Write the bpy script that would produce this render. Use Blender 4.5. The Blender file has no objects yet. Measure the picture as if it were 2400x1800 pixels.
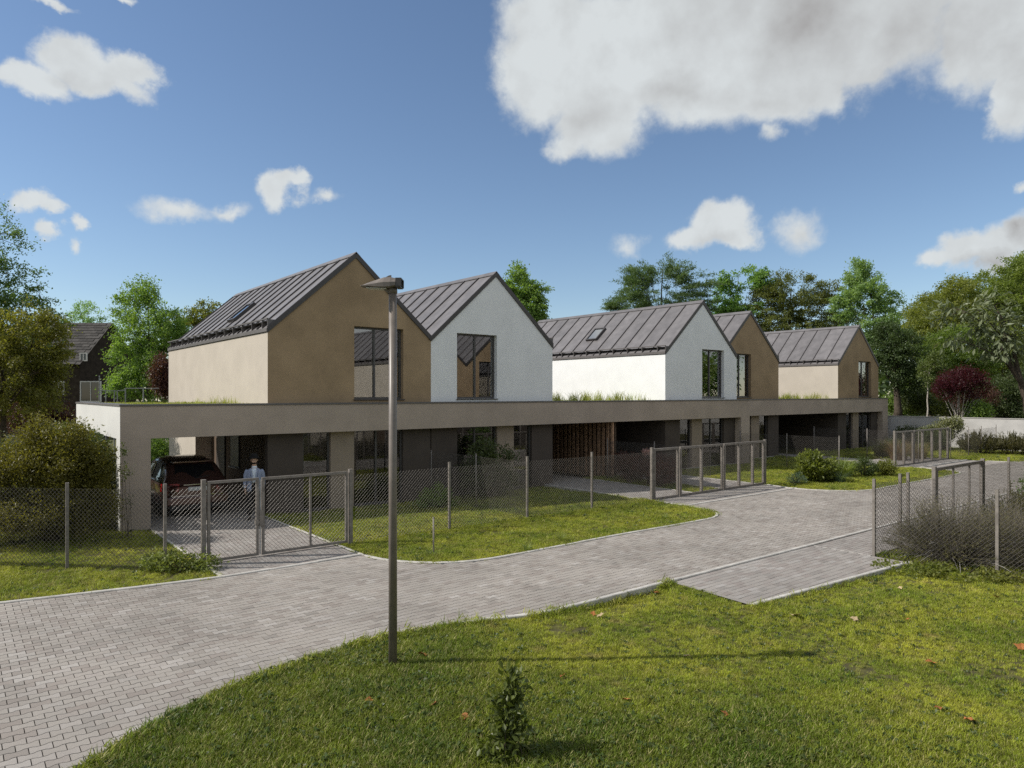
import bpy, math, random
import numpy as np
from mathutils import Vector, Matrix
from mathutils.geometry import tessellate_polygon
from math import sin, cos, pi, radians, atan2, sqrt
random.seed(7)
RNG = np.random.default_rng(11)
SC = bpy.context.scene
COL = SC.collection

# ------------------------------------------------------------------ camera
FPX, HY, CX = 1640.0, 924.0, 1200.0          # focal length and horizon in pixels of the 2400 px photograph
TH = radians(51.25)                          # angle between the viewing direction and the street
CT, ST = cos(TH), sin(TH)
EYE = 3.5
cd = bpy.data.cameras.new('camera')
cam = bpy.data.objects.new('camera', cd)
COL.objects.link(cam)
cam.location = (0, 0, EYE)
cam.rotation_euler = (pi / 2, 0, -(pi / 2 - TH))
cd.sensor_width = 36.0
cd.lens = FPX / 2400 * 36
cd.shift_y = (HY - 900) / 2400
cd.clip_start = 0.1
cd.clip_end = 3000
SC.camera = cam

# ------------------------------------------------------------------ light
SUN_EL = radians(42.0)
SUN_H = Vector((-0.835, 0.55, 0)).normalized()      # the sun stands to the left and a little behind the houses
sd = bpy.data.lights.new('sun', 'SUN')
sd.energy = 3.15
sd.angle = radians(0.5)
sd.color = (1.0, 0.955, 0.88)
sun = bpy.data.objects.new('sun', sd)
COL.objects.link(sun)
to_sun = Vector((SUN_H.x * cos(SUN_EL), SUN_H.y * cos(SUN_EL), sin(SUN_EL)))
sun.rotation_euler = to_sun.to_track_quat('Z', 'Y').to_euler()
sun.location = (-20, 10, 30)

SC.view_settings.view_transform = 'Standard'
SC.view_settings.look = 'None'
SC.view_settings.exposure = 0.50
SC.view_settings.gamma = 1.0
SC.view_settings.use_curve_mapping = False
SC.render.engine = 'CYCLES'
SC.cycles.max_bounces = 8
SC.cycles.diffuse_bounces = 3
SC.cycles.glossy_bounces = 4
SC.cycles.transmission_bounces = 6
SC.cycles.transparent_max_bounces = 8
SC.cycles.caustics_reflective = False
SC.cycles.caustics_refractive = False
SC.cycles.sample_clamp_indirect = 6.0
SC.cycles.use_denoising = False
SC.cycles.use_adaptive_sampling = False
SC.cycles.denoiser = 'OPENIMAGEDENOISE'
SC.cycles.denoising_prefilter = 'ACCURATE'
SC.cycles.denoising_input_passes = 'RGB_ALBEDO_NORMAL'


# ------------------------------------------------------------------ sky: physical daylight with cumulus clouds
def build_world():
    w = bpy.data.worlds.new('World')
    SC.world = w
    w.use_nodes = True
    nt = w.node_tree
    nt.nodes.clear()
    N, L = nt.nodes.new, nt.links.new

    def math_(op, a, b=None, c=None, clamp=False):
        n = N('ShaderNodeMath')
        n.operation = op
        n.use_clamp = clamp
        for i, x in enumerate((a, b, c)):
            if x is None:
                continue
            if isinstance(x, (int, float)):
                n.inputs[i].default_value = x
            else:
                L(x, n.inputs[i])
        return n.outputs[0]

    def vmath(op, a, b=None, out=0):
        n = N('ShaderNodeVectorMath')
        n.operation = op
        for i, x in enumerate((a, b)):
            if x is None:
                continue
            if isinstance(x, tuple):
                n.inputs[i].default_value = x
            else:
                L(x, n.inputs[i])
        return n.outputs[out]

    def smooth(x, lo, hi, a=0.0, b=1.0):
        n = N('ShaderNodeMapRange')
        n.interpolation_type = 'SMOOTHSTEP'
        L(x, n.inputs[0])
        for i, v in enumerate((lo, hi, a, b)):
            n.inputs[i + 1].default_value = v
        return n.outputs[0]

    sky = N('ShaderNodeTexSky')
    sky.sky_type = 'NISHITA'
    sky.sun_disc = False
    sky.sun_elevation = SUN_EL
    sky.sun_rotation = atan2(SUN_H.x, SUN_H.y)
    sky.altitude = 200
    sky.air_density = 1.0
    sky.dust_density = 0.25
    sky.ozone_density = 2.6
    tc = N('ShaderNodeTexCoord')
    d = tc.outputs['Generated']
    r = vmath('DOT_PRODUCT', d, (ST, -CT, 0.0), 1)
    f = vmath('DOT_PRODUCT', d, (CT, ST, 0.0), 1)
    sp = N('ShaderNodeSeparateXYZ')
    L(d, sp.inputs[0])
    az = math_('ARCTAN2', r, f)
    el = math_('ARCSINE', sp.outputs[2])
    cb = N('ShaderNodeCombineXYZ')
    L(az, cb.inputs[0])
    L(el, cb.inputs[1])

    def noise(scale, detail, rough, off=(0, 0, 0), vec=None):
        n = N('ShaderNodeTexNoise')
        n.inputs['Scale'].default_value = scale
        n.inputs['Detail'].default_value = detail
        n.inputs['Roughness'].default_value = rough
        v = vmath('ADD', vec or d, off)
        L(v, n.inputs['Vector'])
        return n
    # soft turbulence that frays the outlines of the clouds
    warp = noise(6.5, 8.0, 0.62)
    wv = vmath('SUBTRACT', warp.outputs['Color'], (0.5, 0.5, 0.5))
    wv = vmath('MULTIPLY', wv, (0.13, 0.095, 0.0))
    P = vmath('ADD', cb.outputs[0], wv)
    fine = noise(15.0, 10.0, 0.60, (3.1, 1.7, 0.4))

    def px(u, v, ru, rv):
        a = math.atan((u - CX) / FPX)
        k = FPX / cos(a)
        return (a, math.atan((HY - v) / k), ru / k * cos(a), rv / k)
    E = []   # azimuth, elevation, radii, weight
    for u, v, ru, rv, wt in (
            (1330, 110, 160, 140, 1), (1260, 170, 110, 120, 1), (1450, 120, 240, 190, 1), (1400, 270, 130, 85, 1),
            (1650, 80, 270, 200, 1), (1620, 215, 220, 95, 1), (1900, 50, 280, 200, 1), (1840, 200, 190, 85, 1),
            (2100, 40, 230, 160, 1), (2080, 130, 130, 75, 1), (2340, 60, 150, 160, 1), (2380, 190, 80, 110, 1),
            (1345, 320, 70, 45, .7), (1820, 310, 40, 36, .45), (1980, 200, 80, 60, .8),
            (180, 150, 90, 68, 1), (110, 208, 120, 50, 1), (230, 192, 140, 48, 1), (310, 165, 75, 42, .9), (30, 190, 70, 26, .7),
            (85, 460, 62, 28, .75), (130, 478, 42, 20, .7), (125, 527, 36, 20, .7), (187, 527, 24, 20, .6), (170, 572, 24, 22, .45),
            (430, 488, 110, 28, .42), (530, 496, 70, 18, .34), (672, 468, 52, 52, .85), (690, 432, 40, 26, .8), (760, 470, 30, 12, .3),
            (1690, 530, 85, 58, .9), (1640, 565, 75, 34, .8), (1740, 565, 60, 34, .8), (1865, 540, 60, 42, .4), (1480, 582, 48, 32, .35),
            (2200, 612, 75, 36, .7), (2262, 600, 82, 56, .9), (2335, 600, 90, 78, .9), (2390, 560, 70, 70, .8),
            (120, 2, 60, 12, .5), (290, -4, 40, 12, .5), (2390, 430, 30, 14, .4)):
        E.append(px(u, v, ru, rv) + (wt,))
    F = None
    for a, e, ra, re, wt in E:
        q = vmath('SUBTRACT', P, (a, e, 0.0))
        q = vmath('MULTIPLY', q, (1 / ra, 1 / re, 0.0))
        ln = vmath('LENGTH', q, None, 1)
        v = math_('MULTIPLY_ADD', ln, -wt, wt)
        F = v if F is None else math_('SMOOTH_MAX', F, v, 0.12)
    # extra cumulus added out of view, its cover raised to brighten the shaded walls
    far = noise(2.6, 6.0, 0.55, (4.7, 8.2, 1.9))
    aw = smooth(math_('ABSOLUTE', az), 0.80, 1.05)
    ew = smooth(el, 0.60, 0.85)
    fld = math_('MULTIPLY_ADD', math_('SUBTRACT', far.outputs[0], 0.43), 5.0, 0.0)
    fld = math_('MULTIPLY', math_('MAXIMUM', fld, -1.0), math_('MAXIMUM', aw, ew))
    fld = math_('ADD', fld, math_('MULTIPLY_ADD', math_('MAXIMUM', aw, ew), 1.0, -1.0))
    fld = math_('MULTIPLY', fld, smooth(el, 0.02, 0.10))
    F = math_('MAXIMUM', F, math_('MINIMUM', fld, 0.9))
    dens = math_('MULTIPLY_ADD', math_('SUBTRACT', fine.outputs[0], 0.5), 0.78, F)
    alpha = smooth(dens, -0.06, 0.40)
    # thick cloud is greyer where little light gets through, lit bulges stay white
    G = None
    for u, v, ru, rv, wt in ((1900, 40, 420, 190, .78), (2180, 70, 260, 150, .62), (1600, 235, 190, 50, .5), (1370, 255, 110, 60, .4), (1800, 235, 130, 40, .45), (2330, 120, 110, 90, .45), (1690, 575, 70, 22, .5), (180, 205, 120, 30, .35), (2320, 640, 110, 40, .6), (2390, 540, 50, 50, .7)):
        a, e, ra, re = px(u, v, ru, rv)
        q = vmath('SUBTRACT', P, (a, e, 0.0))
        q = vmath('MULTIPLY', q, (1 / ra, 1 / re, 0.0))
        v_ = math_('MULTIPLY_ADD', vmath('LENGTH', q, None, 1), -wt, wt)
        G = v_ if G is None else math_('MAXIMUM', G, v_)
    bul = noise(5.0, 5.0, 0.55, (7.3, 2.2, 5.1))
    sh = math_('MULTIPLY', math_('MAXIMUM', G, 0.0), smooth(bul.outputs[0], 0.30, 0.72, 0.55, 1.35))
    away = math_('MULTIPLY', math_('MAXIMUM', aw, ew), smooth(bul.outputs[0], 0.40, 0.70))
    sh = math_('MAXIMUM', sh, math_('MULTIPLY', away, 0.5))
    ra_ = noise(9.0, 6.0, 0.55, (0.3, 5.2, 2.2))
    rb_ = noise(9.0, 6.0, 0.55, (0.3 - 0.018, 5.2 + 0.012, 2.2 + 0.015))
    sh = math_('MULTIPLY_ADD', math_('SUBTRACT', rb_.outputs[0], ra_.outputs[0]), 1.3, sh)
    sh = math_('MULTIPLY', sh, smooth(F, 0.05, 0.4))
    sh = math_('ADD', sh, 0.06)
    mix = N('ShaderNodeMix')
    mix.data_type = 'RGBA'
    L(math_('MULTIPLY', sh, 0.95, clamp=True), mix.inputs[0])
    mix.inputs[6].default_value = (0.50, 0.525, 0.53, 1)
    mix.inputs[7].default_value = (0.27, 0.262, 0.255, 1)
    bs = N('ShaderNodeBackground')
    bs.inputs[1].default_value = 0.086
    hs = N('ShaderNodeHueSaturation')
    hs.inputs['Saturation'].default_value = 1.0
    hs.inputs['Value'].default_value = 1.0
    L(sky.outputs[0], hs.inputs['Color'])
    L(hs.outputs[0], bs.inputs[0])
    bc = N('ShaderNodeBackground')
    L(mix.outputs[2], bc.inputs[0])
    bc.inputs[1].default_value = 1.0
    ms = N('ShaderNodeMixShader')
    L(math_('MULTIPLY', alpha, 0.95), ms.inputs[0])
    L(bs.outputs[0], ms.inputs[1])
    L(bc.outputs[0], ms.inputs[2])
    out = N('ShaderNodeOutputWorld')
    L(ms.outputs[0], out.inputs[0])
    w.cycles.sampling_method = 'MANUAL'
    w.cycles.sample_map_resolution = 512


build_world()


# ------------------------------------------------------------------ helpers
def ray(u, v):
    r = (u - CX) / FPX
    return Vector((CT + r * ST, ST - r * CT, -(v - HY) / FPX))


def at(u, v, d):
    """point seen at photograph pixel (u, v) at the distance d along the viewing direction"""
    q = ray(u, v) * d
    return Vector((q.x, q.y, q.z + EYE))


def gnd(u, v, z=0.0):
    q = ray(u, v)
    t = (z - EYE) / q.z
    return Vector((q.x * t, q.y * t, z))


def mat(name, col, rough=0.75, var=0.12, scale=3.0, detail=4.0, bump=0.0, bscale=40.0, metal=0.0, spec=0.3, rnd=0.0, col2=None, lo=0.35, hi=0.65):
    """plain dielectric or metal with uneven colour (noise in world space), fine relief and a slight change from piece to piece"""
    m = bpy.data.materials.new(name)
    m.use_nodes = True
    nt = m.node_tree
    b = nt.nodes['Principled BSDF']
    N, L = nt.nodes.new, nt.links.new
    b.inputs['Roughness'].default_value = rough
    b.inputs['Metallic'].default_value = metal
    b.inputs['Specular IOR Level'].default_value = spec
    geo = N('ShaderNodeNewGeometry')
    nz = N('ShaderNodeTexNoise')
    nz.inputs['Scale'].default_value = scale
    nz.inputs['Detail'].default_value = detail
    nz.inputs['Roughness'].default_value = 0.6
    L(geo.outputs['Position'], nz.inputs['Vector'])
    mr = N('ShaderNodeMapRange')
    L(nz.outputs[0], mr.inputs[0])
    mr.inputs[1].default_value = lo
    mr.inputs[2].default_value = hi
    mx = N('ShaderNodeMix')
    mx.data_type = 'RGBA'
    L(mr.outputs[0], mx.inputs[0])
    c2 = col2 or tuple(min(1, c * (1 + var)) for c in col)
    c1 = col if col2 else tuple(c * (1 - var) for c in col)
    mx.inputs[6].default_value = (*c1, 1)
    mx.inputs[7].default_value = (*c2, 1)
    src = mx.outputs[2]
    if rnd:
        oi = N('ShaderNodeObjectInfo')
        hs = N('ShaderNodeHueSaturation')
        m2 = N('ShaderNodeMapRange')
        L(oi.outputs['Random'], m2.inputs[0])
        m2.inputs[3].default_value = 1 - rnd
        m2.inputs[4].default_value = 1 + rnd
        L(m2.outputs[0], hs.inputs['Value'])
        L(src, hs.inputs['Color'])
        src = hs.outputs[0]
    L(src, b.inputs['Base Color'])
    if bump:
        n2 = N('ShaderNodeTexNoise')
        n2.inputs['Scale'].default_value = bscale
        n2.inputs['Detail'].default_value = 3
        L(geo.outputs['Position'], n2.inputs['Vector'])
        bp = N('ShaderNodeBump')
        bp.inputs['Strength'].default_value = bump
        bp.inputs['Distance'].default_value = 0.01
        L(n2.outputs[0], bp.inputs['Height'])
        L(bp.outputs[0], b.inputs['Normal'])
    return m


def glass_mat(name, refl=0.22, tint=(0.55, 0.55, 0.53)):
    m = bpy.data.materials.new(name)
    m.use_nodes = True
    nt = m.node_tree
    nt.nodes.clear()
    N, L = nt.nodes.new, nt.links.new
    out = N('ShaderNodeOutputMaterial')
    tr = N('ShaderNodeBsdfTransparent')
    tr.inputs[0].default_value = (*tint, 1)
    gl = N('ShaderNodeBsdfGlossy')
    gl.inputs['Roughness'].default_value = 0.01
    gl.inputs['Color'].default_value = (0.92, 0.92, 0.92, 1)
    fr = N('ShaderNodeFresnel')
    fr.inputs[0].default_value = 1.5
    ma = N('ShaderNodeMath')
    ma.operation = 'MULTIPLY_ADD'
    L(fr.outputs[0], ma.inputs[0])
    ma.inputs[1].default_value = 1.3
    ma.inputs[2].default_value = refl
    ma.use_clamp = True
    mx = N('ShaderNodeMixShader')
    L(ma.outputs[0], mx.inputs[0])
    L(tr.outputs[0], mx.inputs[1])
    L(gl.outputs[0], mx.inputs[2])
    L(mx.outputs[0], out.inputs[0])
    return m


def leaf_mat(name, col, col2, trans=0.45, spec=0.35, rough=0.45, hue=0.02):
    """leaf: colours spread between two tones leaf by leaf (attribute 'tone'), light shining through"""
    m = bpy.data.materials.new(name)
    m.use_nodes = True
    nt = m.node_tree
    nt.nodes.clear()
    N, L = nt.nodes.new, nt.links.new
    out = N('ShaderNodeOutputMaterial')
    at_ = N('ShaderNodeAttribute')
    at_.attribute_name = 'tone'
    mx = N('ShaderNodeMix')
    mx.data_type = 'RGBA'
    L(at_.outputs['Fac'], mx.inputs[0])
    mx.inputs[6].default_value = (*col, 1)
    mx.inputs[7].default_value = (*col2, 1)
    oi = N('ShaderNodeObjectInfo')
    hs = N('ShaderNodeHueSaturation')
    m2 = N('ShaderNodeMapRange')
    L(oi.outputs['Random'], m2.inputs[0])
    m2.inputs[3].default_value = 0.5 - hue
    m2.inputs[4].default_value = 0.5 + hue
    L(m2.outputs[0], hs.inputs['Hue'])
    L(mx.outputs[2], hs.inputs['Color'])
    b = N('ShaderNodeBsdfPrincipled')
    b.inputs['Roughness'].default_value = rough
    b.inputs['Specular IOR Level'].default_value = spec
    L(hs.outputs[0], b.inputs['Base Color'])
    t = N('ShaderNodeBsdfTranslucent')
    g = N('ShaderNodeMix')
    g.data_type = 'RGBA'
    g.blend_type = 'MULTIPLY'
    g.inputs[0].default_value = 1.0
    L(hs.outputs[0], g.inputs[6])
    g.inputs[7].default_value = (1.5, 1.55, 0.6, 1)
    L(g.outputs[2], t.inputs[0])
    ms = N('ShaderNodeMixShader')
    ms.inputs[0].default_value = trans
    L(b.outputs[0], ms.inputs[1])
    L(t.outputs[0], ms.inputs[2])
    L(ms.outputs[0], out.inputs[0])
    return m


WLOC = {}


def place(o, parent=None, loc=(0, 0, 0)):
    """link o; loc is in world coordinates, turned into the parent's"""
    COL.objects.link(o)
    loc = Vector(loc)
    WLOC[o.name] = loc
    if parent is not None:
        o.parent = parent
        o.location = loc - WLOC[parent.name]
    else:
        o.location = loc
    return o


def tag(o, label=None, cat=None, group=None, kind=None):
    if label:
        o['label'] = label
    if cat:
        o['category'] = cat
    if group:
        o['group'] = group
    if kind:
        o['kind'] = kind
    return o


def thing(name, label, cat, loc=(0, 0, 0), group=None, kind=None):
    o = bpy.data.objects.new(name, None)
    o.empty_display_size = 0.2
    place(o, None, loc)
    return tag(o, label, cat, group, kind)


def part_copy(name, mesh, parent, loc, rot=None):
    """a part that shares its mesh with alike parts"""
    o = bpy.data.objects.new(name, mesh)
    place(o, parent, loc)
    if rot is not None:
        o.rotation_euler = rot
    return o


def copy_tree(o, loc, rot=None, parent=None):
    c = o.copy()
    COL.objects.link(c)
    if parent is None:
        c.location = loc
        WLOC[c.name] = Vector(loc)
        if rot is not None:
            c.rotation_euler = rot
    else:
        c.parent = parent
        WLOC[c.name] = WLOC[parent.name]
    for ch in list(o.children):
        copy_tree(ch, None, None, c)
    return c


class MB:
    """collects shapes in world coordinates and links them as ONE mesh object"""

    def __init__(s):
        s.v, s.f, s.m, s.sm = [], [], [], []

    def add(s, verts, faces, mi=0, smooth=False):
        k = len(s.v)
        s.v += [tuple(x) for x in verts]
        s.f += [tuple(i + k for i in q) for q in faces]
        s.m += [mi] * len(faces)
        s.sm += [smooth] * len(faces)
        return s

    def box(s, a, b, mi=0):
        x0, y0, z0 = a
        x1, y1, z1 = b
        x0, x1 = min(x0, x1), max(x0, x1)
        y0, y1 = min(y0, y1), max(y0, y1)
        z0, z1 = min(z0, z1), max(z0, z1)
        return s.add([(x0, y0, z0), (x1, y0, z0), (x1, y1, z0), (x0, y1, z0), (x0, y0, z1), (x1, y0, z1), (x1, y1, z1), (x0, y1, z1)],
                     [(3, 2, 1, 0), (4, 5, 6, 7), (0, 1, 5, 4), (1, 2, 6, 5), (2, 3, 7, 6), (3, 0, 4, 7)], mi)

    def bar(s, p, q, w, h, up=(0, 0, 1), mi=0):
        """box of width w (across) and height h (along up) between two points"""
        p, q, up = Vector(p), Vector(q), Vector(up)
        d = (q - p).normalized()
        x = d.cross(up).normalized()
        y = x.cross(d).normalized()
        o = []
        for c in (p, q):
            for a, b in ((-1, -1), (1, -1), (1, 1), (-1, 1)):
                o.append(c + x * (a * w / 2) + y * (b * h / 2))
        return s.add(o, [(3, 2, 1, 0), (4, 5, 6, 7), (0, 1, 5, 4), (1, 2, 6, 5), (2, 3, 7, 6), (3, 0, 4, 7)], mi)

    def tube(s, pts, r, n=6, mi=0, cap=True, smooth=True):
        pts = [Vector(p) for p in pts]
        rs = r if isinstance(r, (list, tuple)) else [r] * len(pts)
        vs, fs = [], []
        u = None
        for i, p in enumerate(pts):
            d = (pts[min(i + 1, len(pts) - 1)] - pts[max(i - 1, 0)])
            if d.length < 1e-9:
                d = Vector((0, 0, 1))
            d.normalize()
            if u is None:
                u = d.cross(Vector((0.31, 0.17, 1)) if abs(d.z) < .95 else Vector((1, 0.1, 0))).normalized()
            else:
                u = (u - d * u.dot(d))
                u = u.normalized() if u.length > 1e-6 else d.orthogonal().normalized()
            w = d.cross(u)
            for k in range(n):
                a = 2 * pi * k / n
                vs.append(p + (u * cos(a) + w * sin(a)) * rs[i])
        for i in range(len(pts) - 1):
            for k in range(n):
                fs.append((i * n + k, i * n + (k + 1) % n, (i + 1) * n + (k + 1) % n, (i + 1) * n + k))
        if cap:
            fs.append(tuple(range(n))[::-1])
            fs.append(tuple((len(pts) - 1) * n + k for k in range(n)))
        return s.add(vs, fs, mi, smooth)

    def plate(s, outline, holes, o, ux, uy, t, mi=0):
        """flat plate with holes: outline and holes in (ux, uy) from o, thickness t away from ux x uy"""
        o, ux, uy = Vector(o), Vector(ux), Vector(uy)
        n = ux.cross(uy).normalized()
        loops = [outline] + list(holes)
        flat = [p for lp in loops for p in lp]
        tri = tessellate_polygon([[Vector((x, y, 0)) for x, y in lp] for lp in loops])
        fr = [o + ux * x + uy * y for x, y in flat]
        bk = [p - n * t for p in fr]
        m = len(flat)
        fs = []
        for a, b, c in tri:
            A, B, Cc = flat[a], flat[b], flat[c]
            if (B[0] - A[0]) * (Cc[1] - A[1]) - (B[1] - A[1]) * (Cc[0] - A[0]) < 0:
                a, b = b, a
            fs += [(a, b, c), (c + m, b + m, a + m)]
        k = 0
        for li, lp in enumerate(loops):
            ar = sum(lp[i][0] * lp[(i + 1) % len(lp)][1] - lp[(i + 1) % len(lp)][0] * lp[i][1] for i in range(len(lp)))
            for i in range(len(lp)):
                a, b = k + i, k + (i + 1) % len(lp)
                if (ar < 0) != (li > 0):
                    a, b = b, a
                fs.append((b, a, a + m, b + m))
            k += len(lp)
        return s.add(fr + bk, fs, mi)

    def lathe(s, prof, c, n=16, mi=0):
        """profile of (radius, z) turned about the vertical through c"""
        c = Vector(c)
        vs, fs = [], []
        for r, z in prof:
            for k in range(n):
                a = 2 * pi * k / n
                vs.append(c + Vector((r * cos(a), r * sin(a), z)))
        for i in range(len(prof) - 1):
            for k in range(n):
                fs.append((i * n + k, i * n + (k + 1) % n, (i + 1) * n + (k + 1) % n, (i + 1) * n + k))
        return s.add(vs, fs, mi, True)

    def mesh(s, name, m, org=(0, 0, 0)):
        me = bpy.data.meshes.new(name)
        ox, oy, oz = org
        me.from_pydata([(x - ox, y - oy, z - oz) for x, y, z in s.v], [], s.f)
        for x in (m if isinstance(m, (list, tuple)) else [m]):
            me.materials.append(x)
        me.polygons.foreach_set('material_index', s.m)
        me.polygons.foreach_set('use_smooth', s.sm)
        me.update()
        return me

    def build(s, name, m, parent=None, loc=None):
        org = Vector(loc) if loc is not None else (WLOC[parent.name] if parent is not None else Vector((0, 0, 0)))
        o = bpy.data.objects.new(name, s.mesh(name, m, org))
        place(o, parent, org)
        return o


def np_mesh(name, V, F, m, tone=None, smooth=False):
    """mesh from numpy arrays; F is (n, k); tone is one value per face"""
    me = bpy.data.meshes.new(name)
    n, k = F.shape
    me.vertices.add(len(V))
    me.vertices.foreach_set('co', np.ascontiguousarray(V, dtype=np.float32).ravel())
    me.loops.add(n * k)
    me.loops.foreach_set('vertex_index', np.ascontiguousarray(F, dtype=np.int32).ravel())
    me.polygons.add(n)
    me.polygons.foreach_set('loop_start', np.arange(0, n * k, k, dtype=np.int32))
    me.polygons.foreach_set('loop_total', np.full(n, k, dtype=np.int32))
    me.polygons.foreach_set('use_smooth', np.full(n, bool(smooth)))
    for x in (m if isinstance(m, (list, tuple)) else [m]):
        me.materials.append(x)
    if tone is not None:
        a = me.attributes.new('tone', 'FLOAT', 'FACE')
        a.data.foreach_set('value', np.ascontiguousarray(tone, dtype=np.float32))
    me.update(calc_edges=True)
    return me


def sstep(a, b, x):
    t = min(1, max(0, (x - a) / (b - a)))
    return t * t * (3 - 2 * t)
# ------------------------------------------------------------------ materials of the place
M = {}
M['white'] = mat('white render', (0.855, 0.855, 0.850), .9, .035, 1.3, 5, .02, 60, spec=.15)
M['taupe'] = mat('taupe render', (0.365, 0.262, 0.160), .92, .15, .7, 6, .06, 60, spec=.12)
M['cream'] = mat('cream render', (0.52, 0.465, 0.40), .92, .05, 1.1, 5, .06, 60, spec=.12)
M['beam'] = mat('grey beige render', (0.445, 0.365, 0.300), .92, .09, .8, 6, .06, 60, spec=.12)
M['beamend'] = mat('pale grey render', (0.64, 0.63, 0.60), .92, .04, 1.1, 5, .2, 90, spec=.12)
M['pier'] = mat('grey brown render', (0.33, 0.265, 0.205), .92, .08, 1.1, 5, .2, 90, spec=.12)
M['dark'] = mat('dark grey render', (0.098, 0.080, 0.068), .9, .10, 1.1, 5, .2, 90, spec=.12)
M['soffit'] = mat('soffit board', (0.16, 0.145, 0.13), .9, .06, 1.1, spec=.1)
M['bronze'] = mat('dark bronze metal', (0.060, 0.053, 0.050), .42, .10, 6, spec=.5)
M['frame'] = mat('window frame paint', (0.085, 0.078, 0.076), .40, .08, 6, spec=.5)
M['roof'] = mat('zinc roof sheet', (0.150, 0.140, 0.142), .50, .17, 2.2, 8, .12, 14, metal=.0, spec=.45, rnd=.09)
M['seam'] = mat('standing seam metal', (0.075, 0.066, 0.066), .5, .1, 4, spec=.45)
M['cap'] = mat('parapet sheet metal', (0.135, 0.122, 0.118), .45, .08, 3, spec=.5)
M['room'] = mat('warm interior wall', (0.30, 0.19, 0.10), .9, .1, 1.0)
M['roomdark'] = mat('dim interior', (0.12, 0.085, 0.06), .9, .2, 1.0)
M['post'] = mat('grey brown post paint', (0.205, 0.182, 0.162), .55, .22, 9, 5, .1, 60, spec=.4)
M['pole'] = mat('brown grey lamp paint', (0.185, 0.156, 0.134), .42, .12, 7, 5, spec=.5)
M['wire'] = mat('galvanised wire', (0.12, 0.108, 0.097), .45, .15, 30, spec=.6, metal=.3)
M['zinc'] = mat('galvanised steel', (0.40, 0.40, 0.40), .5, .2, 30, spec=.5, metal=.4)
M['kerb'] = mat('concrete kerb', (0.48, 0.455, 0.42), .9, .16, 5, 7, .4, 120, spec=.2, rnd=.06)
M['slab'] = mat('pale concrete slab', (0.45, 0.43, 0.40), .9, .1, 5, 7, .3, 120, spec=.2)
M['sand'] = mat('joint sand', (0.020, 0.018, 0.015), .95, .3, 8)
M['soil'] = mat('lawn soil', (0.050, 0.042, 0.022), .95, .4, 5, 6, col2=(0.11, 0.105, 0.028))
M['earth'] = mat('garden earth', (0.085, 0.078, 0.035), .95, .4, .5, 6, col2=(0.10, 0.105, 0.032))
M['wallc'] = mat('exposed concrete', (0.50, 0.485, 0.47), .9, .10, 1.6, 7, .3, 60, spec=.2)
M['bark'] = mat('bark', (0.085, 0.068, 0.052), .95, .35, 9, 6, .6, 30, spec=.1)
M['birch'] = mat('pale bark', (0.42, 0.38, 0.33), .9, .3, 6, 6, .4, 30, spec=.1)
M['paletwig'] = mat('bleached twig', (.33, .31, .29), .9, .2, 9, spec=.1)
M['twig'] = mat('dry grey twig', (0.165, 0.146, 0.118), .9, .3, 9, spec=.1)


def paver_mat(name, a, b, c, attr=True):
    """concrete block: grey and reddish blocks, speckled face, dark stains"""
    m = mat(name, a, .88, .1, 60, 3, .35, 220, spec=.22)
    nt = m.node_tree
    N, L = nt.nodes.new, nt.links.new
    b_ = nt.nodes['Principled BSDF']
    old = b_.inputs['Base Color'].links[0].from_socket
    oi = N('ShaderNodeObjectInfo')
    at_ = N('ShaderNodeAttribute')
    at_.attribute_name = 'tone'
    ad = N('ShaderNodeMath')
    ad.operation = 'ADD'
    L(oi.outputs['Random'], ad.inputs[0])
    L(at_.outputs['Fac'], ad.inputs[1])
    fr = N('ShaderNodeMath')
    fr.operation = 'FRACT'
    L(ad.outputs[0], fr.inputs[0])
    rp = N('ShaderNodeValToRGB')
    e = rp.color_ramp.elements
    e[0].position, e[0].color = 0.0, (*a, 1)
    e[1].position, e[1].color = 1.0, (*b, 1)
    for p, q in ((.45, tuple(x * 1.06 for x in a)), (.62, b), (.80, c), (.9, tuple(x * .82 for x in a))):
        k = e.new(p)
        k.color = (*q, 1)
    L(fr.outputs[0], rp.inputs[0])
    # speckle of the fine gravel in the concrete and broad weathering
    geo = N('ShaderNodeNewGeometry')
    n1 = N('ShaderNodeTexNoise')
    n1.inputs['Scale'].default_value = 130
    n1.inputs['Detail'].default_value = 2
    n2 = N('ShaderNodeTexNoise')
    n2.inputs['Scale'].default_value = .55
    n2.inputs['Detail'].default_value = 6
    for n in (n1, n2):
        L(geo.outputs['Position'], n.inputs['Vector'])
    m1 = N('ShaderNodeMapRange')
    L(n1.outputs[0], m1.inputs[0])
    m1.inputs[1].default_value, m1.inputs[2].default_value, m1.inputs[3].default_value, m1.inputs[4].default_value = .25, .75, .78, 1.2
    m2 = N('ShaderNodeMapRange')
    L(n2.outputs[0], m2.inputs[0])
    m2.inputs[1].default_value, m2.inputs[2].default_value, m2.inputs[3].default_value, m2.inputs[4].default_value = .3, .7, .84, 1.12
    mu = N('ShaderNodeMath')
    mu.operation = 'MULTIPLY'
    L(m1.outputs[0], mu.inputs[0])
    L(m2.outputs[0], mu.inputs[1])
    hs = N('ShaderNodeHueSaturation')
    L(rp.outputs[0], hs.inputs['Color'])
    L(mu.outputs[0], hs.inputs['Value'])
    nt.links.remove(b_.inputs['Base Color'].links[0])
    L(hs.outputs[0], b_.inputs['Base Color'])
    return m


M['paver'] = paver_mat('concrete paving block', (0.315, 0.286, 0.256), (0.272, 0.238, 0.212), (0.385, 0.355, 0.325))
M['block'] = paver_mat('grey paving block', (0.300, 0.275, 0.252), (0.272, 0.238, 0.218), (0.355, 0.332, 0.310))


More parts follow.
